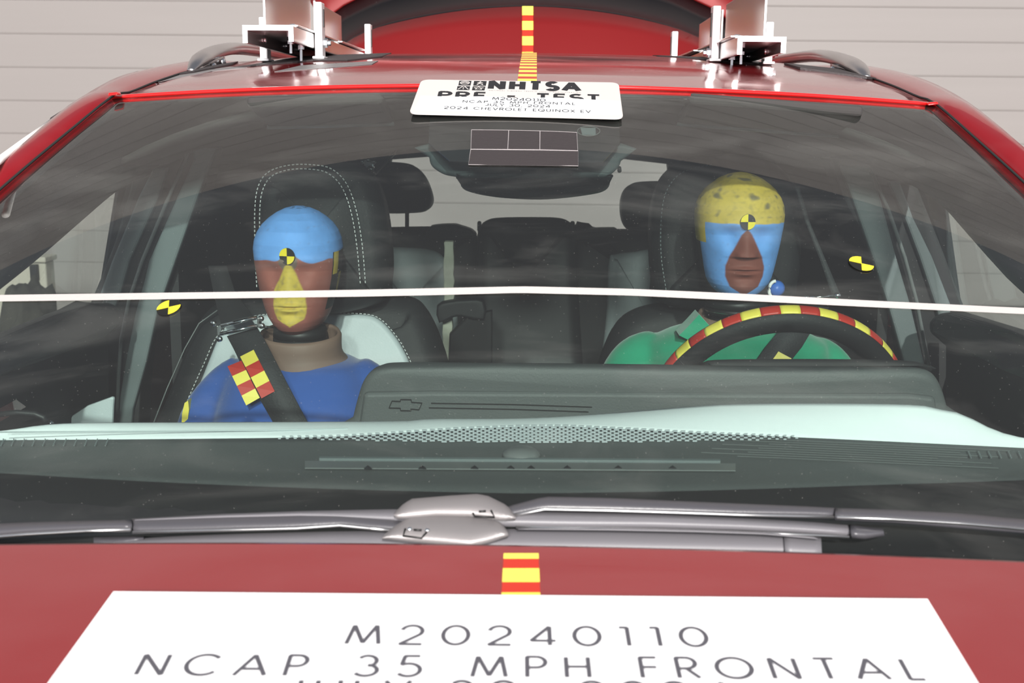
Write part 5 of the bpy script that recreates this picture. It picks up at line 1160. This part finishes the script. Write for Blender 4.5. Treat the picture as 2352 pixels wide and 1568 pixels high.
# black cloth tape pads stuck on the roof around the rigs, and clear film with glare painted grey
def rooftape(name, pts, label, m='gaffer', h=.003, raised=0):
    P = [rsurf(x, Y) + V((0, 0, .0004 + raised)) for x, Y in pts]; n = len(P)
    c = sum(P, V()) / n
    o = B().add(P + [p + V((0, 0, h)) for p in P] + [rsurf(c.x, c.y) + V((0, 0, h * 1.6 + raised))], [tuple(range(n))[::-1]] + [(i, (i + 1) % n, n + (i + 1) % n, n + i) for i in range(n)] + [(n + i, n + (i + 1) % n, 2 * n) for i in range(n)]).build(name, M[m])
    return tag(o, label, 'tape')
rooftape('tape_film_patch', [(-.62, 2.12), (-.50, 2.08), (-.40, 2.14), (-.33, 2.10), (-.28, 2.2), (-.30, 2.5), (-.45, 2.46), (-.62, 2.5)], 'black cloth tape patch under the left roof bracket', h=.002)
rooftape('tape_film_patch', [(-.66, 2.0), (-.62, 1.99), (-.56, 2.04), (-.50, 2.05), (-.55, 2.12), (-.64, 2.14)], 'clear film strip, glare painted grey, on roof left of left bracket', 'film', .0006)
rooftape('tape_film_patch', [(-.425, 1.93), (-.34, 1.95), (-.27, 1.99), (-.27, 2.07), (-.40, 2.03)], 'clear film strip, glare painted grey, in front of the left bracket inner posts', 'film', .0005)
rooftape('tape_film_patch', [(.26, 2.4), (.36, 2.22), (.45, 2.18), (.47, 2.5), (.27, 2.6)], 'black cloth tape patch under the right roof bracket', h=.002)
rooftape('tape_film_patch', [(.49, 2.12), (.60, 2.08), (.63, 2.12), (.62, 2.3), (.49, 2.26)], 'black cloth tape patch on roof right of right bracket', h=.004)
rooftape('tape_film_patch', [(-.655, 2.13), (-.60, 2.07), (-.56, 2.18), (-.58, 2.3), (-.66, 2.28)], 'crumpled black tape over the left roof rail foot', h=.003)

# ================================================================== TAPES, SIGNS, TARGETS
class Sheet:
    def __init__(s, q, oz=0.0):
        s.q = q; s.O = q[0]; s.U = (q[1] - q[0]).normalized(); s.n = (q[1] - q[0]).cross(q[3] - q[0]).normalized(); s.n = s.n if s.n.z > 0 else -s.n; s.Vv = s.n.cross(s.U); s.Vv = s.Vv if s.Vv.z < 0 else -s.Vv; s.oz = oz
    def px(s, x, y):
        d = ray(x, y); t = (s.O + s.n * s.oz - CAM).dot(s.n) / d.dot(s.n); r = CAM + d * t - s.O; return r.dot(s.U), r.dot(s.Vv)
    def P(s, u, v, off=0): return s.O + s.U * u + s.Vv * v + s.n * off
    def text(s, t, lb, rb, top, wd, m, name, par, off, clip=None, tight=None):
        # lb, rb baseline ends and top = picture y of cap top above lb
        (u0, v0), (u1, v1) = s.px(*lb), s.px(*rb); _, vt = s.px(lb[0], top); H = v0 - vt; ex = V((u1 - u0, v1 - v0)); Wd = ex.length
        nat = sum(GLY[c][0] for c in t); sx = 1.0 if tight is None else (Wd / H - tight * (len(t) - 1)) / nat; gap = (Wd / H - nat * sx) / (len(t) - 1); b = B()
        def f(a, c): 
            vv = v0 + (v1 - v0) * a - c * H
            if clip is not None: vv = min(vv, clip(u0 + (u1 - u0) * a))
            return s.P(u0 + (u1 - u0) * a, vv, off)
        text(b, t, f, wd, gap, sx); return b.build(name, m, par)
# hood sign
TLs, TRs = ho(265, 1395, .0), ho(2125, 1412, .0); BLs, BRs = ho(145, 1567, .0), ho(2216, 1567, .0)
nrm_h = (TRs - TLs).cross(BLs - TLs).normalized(); nrm_h = nrm_h if nrm_h.z > 0 else -nrm_h
BLs, BRs = TLs + (BLs - TLs).normalized() * .36, TRs + (BRs - TRs).normalized() * .36
wsq = (BRs - BLs).length / (TRs - TLs).length; print('sign', (TRs - TLs).length, wsq)
hsgn = thing('hood_sign', 'large white paper sign lying on the red hood with grey lettering', 'sign', tuple((TLs + BRs) / 2))
qS = [p + nrm_h * .012 for p in (TLs, TRs, BRs, BLs)]
patch('sheet', [p + nrm_h * -.010 for p in qS], .011, M['paper'], hsgn)
S = Sheet([p + nrm_h * .001 for p in qS])
S.text('M20240110', (790, 1480), (1632, 1486), 1437, .14, M['greyink'], 'lettering', hsgn, .0006)
S.text('NCAP 35 MPH FRONTAL', (305, 1551), (2128, 1562), 1504, .14, M['greyink'], 'lettering', hsgn, .0006)
S.text('JULY 30, 2024', (640, 1616), (1690, 1622), 1563, .14, M['greyink'], 'lettering', hsgn, .0006)
S.text('2024 CHEVROLET EQUINOX EV', (-40, 1695), (2420, 1705), 1632, .14, M['greyink'], 'lettering', hsgn, .0006)
# placard at the top of the windscreen
pq = [gl(965, 182, .006), gl(1424, 189, .006), gl(1434, 271, .006), gl(940, 259, .006)]
P_ = Sheet(pq, .0024)
plc = thing('placard', 'white rounded test placard with bold agency logo at top of windshield', 'sign', tuple(sum(pq, V()) / 4))
cq = [V((*P_.px(x, y), 0)) for x, y in ((968, 181.5), (1421, 188.5), (1432, 271.5), (939, 259.5))]; cs_ = []
for k in range(4):
    a, c, b_ = cq[k - 1], cq[k], cq[(k + 1) % 4]; p, q = c + (a - c).normalized() * .013, c + (b_ - c).normalized() * .013
    cs_ += [p.lerp(c, t).lerp(c.lerp(q, t), t) for t in (0, .17, .34, .5, .66, .83, 1)]
bev(B().prism([P_.P(p.x, p.y, 0) for p in cs_], P_.n * .002).build('board', M['placard'], plc), .0005)
O1, O2 = .0024, .0030
st2 = [(967, 220.5), (1010, 221.5), (1060, 222.5), (1105, 221.5), (1150, 223), (1200, 226), (1250, 224.5), (1290, 225), (1340, 228), (1424, 232.5), (1425, 262), (1300, 262), (1180, 256), (1080, 252), (1000, 252), (953, 249.5)]
B().prism([P_.P(*P_.px(*p), O1 - .0003) for p in st2], P_.n * .0005).build('label_strip', M['strip'], plc)
P_.text('NHTSA', (1124, 203), (1330, 208), 185.5, .30, M['ink'], 'logo_lettering', plc, .0022, tight=.32)
P_.text('NATIONAL HIGHWAY TRAFFIC SAFETY ADMINISTRATION'.replace('K', 'X'), (1123, 207.6), (1333, 213.4), 206.2, .12, M['greyink'], 'small_lettering', plc, .0022)
P_.text('PRE - TEST', (1005, 223.8), (1378, 232), 210, .27, M['ink'], 'bold_lettering', plc, .00215, tight=.30)
P_.text('M20240110', (1130, 229.4), (1253, 234), 223.6, .15, M['ink'], 'lettering', plc, O2)
P_.text('NCAP 35 MPH FRONTAL', (1062, 236), (1321, 241.5), 230.8, .15, M['ink'], 'lettering', plc, O2)
P_.text('JULY 30, 2024', (1115, 243.6), (1264, 247.8), 238.2, .15, M['ink'], 'lettering', plc, O2)
P_.text('2024 CHEVROLET EQUINOX EV', (1019, 250.2), (1357, 259.8), 244.6, .15, M['ink'], 'lettering', plc, O2)
for i, (x0, y0, x1, y1) in enumerate(((1055, 185, 1083, 195.5), (1089, 185.6, 1118, 196.2), (1051, 197.5, 1080, 206), (1086, 198, 1115, 206.8))):
    dx = -2.2
    q = [P_.px(x0, y0), P_.px(x1, y0 + .4), P_.px(x1 + dx, y1 + .4), P_.px(x0 + dx, y1)]
    o = B().prism([P_.P(*p, .0020) for p in q], P_.n * .0003).build('logo_square', M['ink'], plc)
    u0, v0 = q[3]; u1, v1 = q[1]; f = lambda a, c, u0=u0, v0=v0, u1=u1, v1=v1: P_.P(u0 + (u1 - u0) * a, v0 + (v1 - v0) * c, .0026)
    b = B()
    if i == 0: strokes(b, [arc(.5, .5, .36, .36, 0, 360, 20), arc(.5, .42, .22, .22, 20, 160, 8), [(.2, .42), (.8, .42)]], .09, f)
    elif i == 1: strokes(b, [[(.5, .88), (.52, .72)], [(.52, .7), (.45, .42), (.28, .14)], [(.46, .42), (.66, .30), (.74, .10)], [(.30, .48), (.42, .64), (.52, .68), (.72, .5)]], .10, f)
    elif i == 2: strokes(b, [[(.10, .12), (.42, .88)], [(.90, .12), (.58, .88)], [(.5, .15), (.5, .35)], [(.5, .5), (.5, .68)]], .09, f)
    else: strokes(b, [[(.5 + (.40 if k % 2 == 0 else .17) * math.sin(k * math.pi / 5), .48 + (.40 if k % 2 == 0 else .17) * math.cos(k * math.pi / 5)) for k in range(11)]], .08, f)
    b.build('logo_symbol', M['placard'], o)
# masking tape line across the windscreen
def edge_px(side, px, y):          # picture column where the glass edge lies at this height
    st_p = -4 if side == 0 else 4
    for k in range(400):
        x_, s_ = gl(px, y, 0, True); e_ = gedge(s_)
        if (side == 0 and x_ < e_[0] + .012) or (side == 1 and x_ > e_[1] - .012): return px
        px += st_p
    return px
ea, eb = edge_px(0, 0, 687), edge_px(1, 2352, 716)
mt = band('masking_tape', [(ea, 677 - ea * .012), (0, 677), (300, 673), (600, 669), (830, 665), (1000, 661.5), (1190, 657.5), (1215, 657.5), (1450, 663), (1700, 674), (2000, 690), (2352, 707), (eb, 707 + (eb - 2352) * .05)],
          [(ea, 692 - ea * .012), (0, 692), (300, 688), (600, 684), (830, 681), (1000, 677.5), (1190, 672.5), (1215, 673), (1450, 678.5), (1700, 690), (2000, 705), (2352, 721), (eb, 721 + (eb - 2352) * .05)], gl, .0012, .0010, M['masking'], None, None, 90)
tag(mt, 'long white masking tape line running across the whole windshield', 'tape')
# black cloth tape covering the camera behind the mirror
for (qd, lab) in ((((1083, 298), (1168, 299), (1166, 343), (1081.5, 342.5)), 'black cloth tape square above the mirror, upper left of four'), (((1168.6, 299), (1240, 300.5), (1239.5, 343.5), (1166.6, 343)), 'black cloth tape square above the mirror, upper middle of four'),
                  (((1240.6, 300.5), (1325, 304), (1327, 346), (1240.1, 343.6)), 'black cloth tape square above the mirror, upper right of four'), (((1081, 343), (1328, 346.5), (1328, 381), (1076, 378)), 'long black cloth tape strip just above the mirror')):
    root = thing('tape_piece', lab, 'tape', tuple(gl(sum(p[0] for p in qd) / 4, sum(p[1] for p in qd) / 4, .001)))
    band('tape_sheet', [qd[0], qd[1]], [qd[3], qd[2]], gl, .0014, .0012, M['gaffer'], root, None, 16)
    b = B(); loop = [gl(*p, .0015) for p in qd]; b.tube(loop + [loop[0]], .00035, 4, cap=False); b.build('frayed_edge', M['tapeedge'], root)
# checkered centre line tape: hood, roof, hatch
ct = thing('centre_tape', 'red and yellow striped tape down the centre of the hood', 'tape', tuple(ho(1197, 1330)))
ys = [1270, 1282.5, 1304.5, 1336, 1360, 1391, 1420]
le = lambda y: 1157 - (y - 1270) * 6.5 / 120; re_ = lambda y: 1237 + (y - 1270) * 5 / 120
for i in range(6):
    y0, y1 = ys[i], ys[i + 1]
    band('tape_stripe', [(le(y0), y0), (re_(y0), y0)], [(le(y1), y1), (re_(y1), y1)], ho, .0010, .0008, M['yellow' if i % 2 == 0 else 'redtape'], ct, None, 4)
rt = thing('centre_tape', 'red and yellow striped tape down the centre of the roof', 'tape', tuple(rsurf(0, 2.0)))
Y_ = 1.700; i = 0
xl_, xr_ = at(1190, 181, 1.76).x, at(1233, 181, 1.76).x
while Y_ < 3.6:
    L_ = .031 if i % 2 == 0 else .027
    pp = [rsurf(xl_, Y_), rsurf(xr_, Y_), rsurf(xr_, Y_ + L_), rsurf(xl_, Y_ + L_)]
    B().quad_prism([p + V((0, 0, .0004)) for p in pp], (0, 0, .0006)).build('tape_stripe', M['yellow' if i % 2 == 0 else 'redtape'], rt); Y_ += L_; i += 1
htp = thing('centre_tape', 'yellow and red striped tape up the centre of the raised hatch', 'tape', tuple(hrows[2][16]))
zs = [(22, 42.5, 'yellow'), (42.5, 56, 'redtape'), (56, 76.5, 'yellow'), (76.5, 91, 'redtape'), (91, 111.5, 'yellow'), (111.5, 127, 'redtape'), (127, 146, 'yellow')]
def hat(px, py, off=0):
    best = None
    for j in range(len(hrows) - 1):
        a, b_ = hrows[j][16], hrows[j + 1][16]
        for k in range(21):
            p = a.lerp(b_, k / 20); d = p - CAM; v_ = d.dot(FW); yy = 784 - d.dot(UP) / v_ * FPX
            if best is None or abs(yy - py) < best[0]: best = (abs(yy - py), p)
    p = best[1]; return V((at(px, py, p.y).x, p.y, at(px, py, p.y).z)) + V((0, -.010 - off, .010 + off * .3))
for y0, y1, m_ in zs:
    B().quad_prism([hat(1199.5, y0), hat(1224.5, y0), hat(1224.5, y1), hat(1199.5, y1)], (0, .003, -.002)).build('tape_stripe', M[m_], htp)
# round photo targets on the glass
for (cx2, cy2, w2, h2, lab, rot) in ((388, 707, 27, 15.5, 'round yellow and black target sticker on the left half of windshield', .15), (1978, 606.5, 27, 14, 'round yellow and black target sticker on the right half of windshield', -.12)):
    x_, s_ = gl(cx2, cy2, 0, True); c = gl(cx2, cy2, .0008); n_ = gnorm(x_, s_)
    disc_marker('target_sticker', None, c, n_, w2 / FPX * c.y * 1.06, up=V((0, 1, 0)), th=.0006, flip=1, label=lab, cat='sticker', rot=rot)
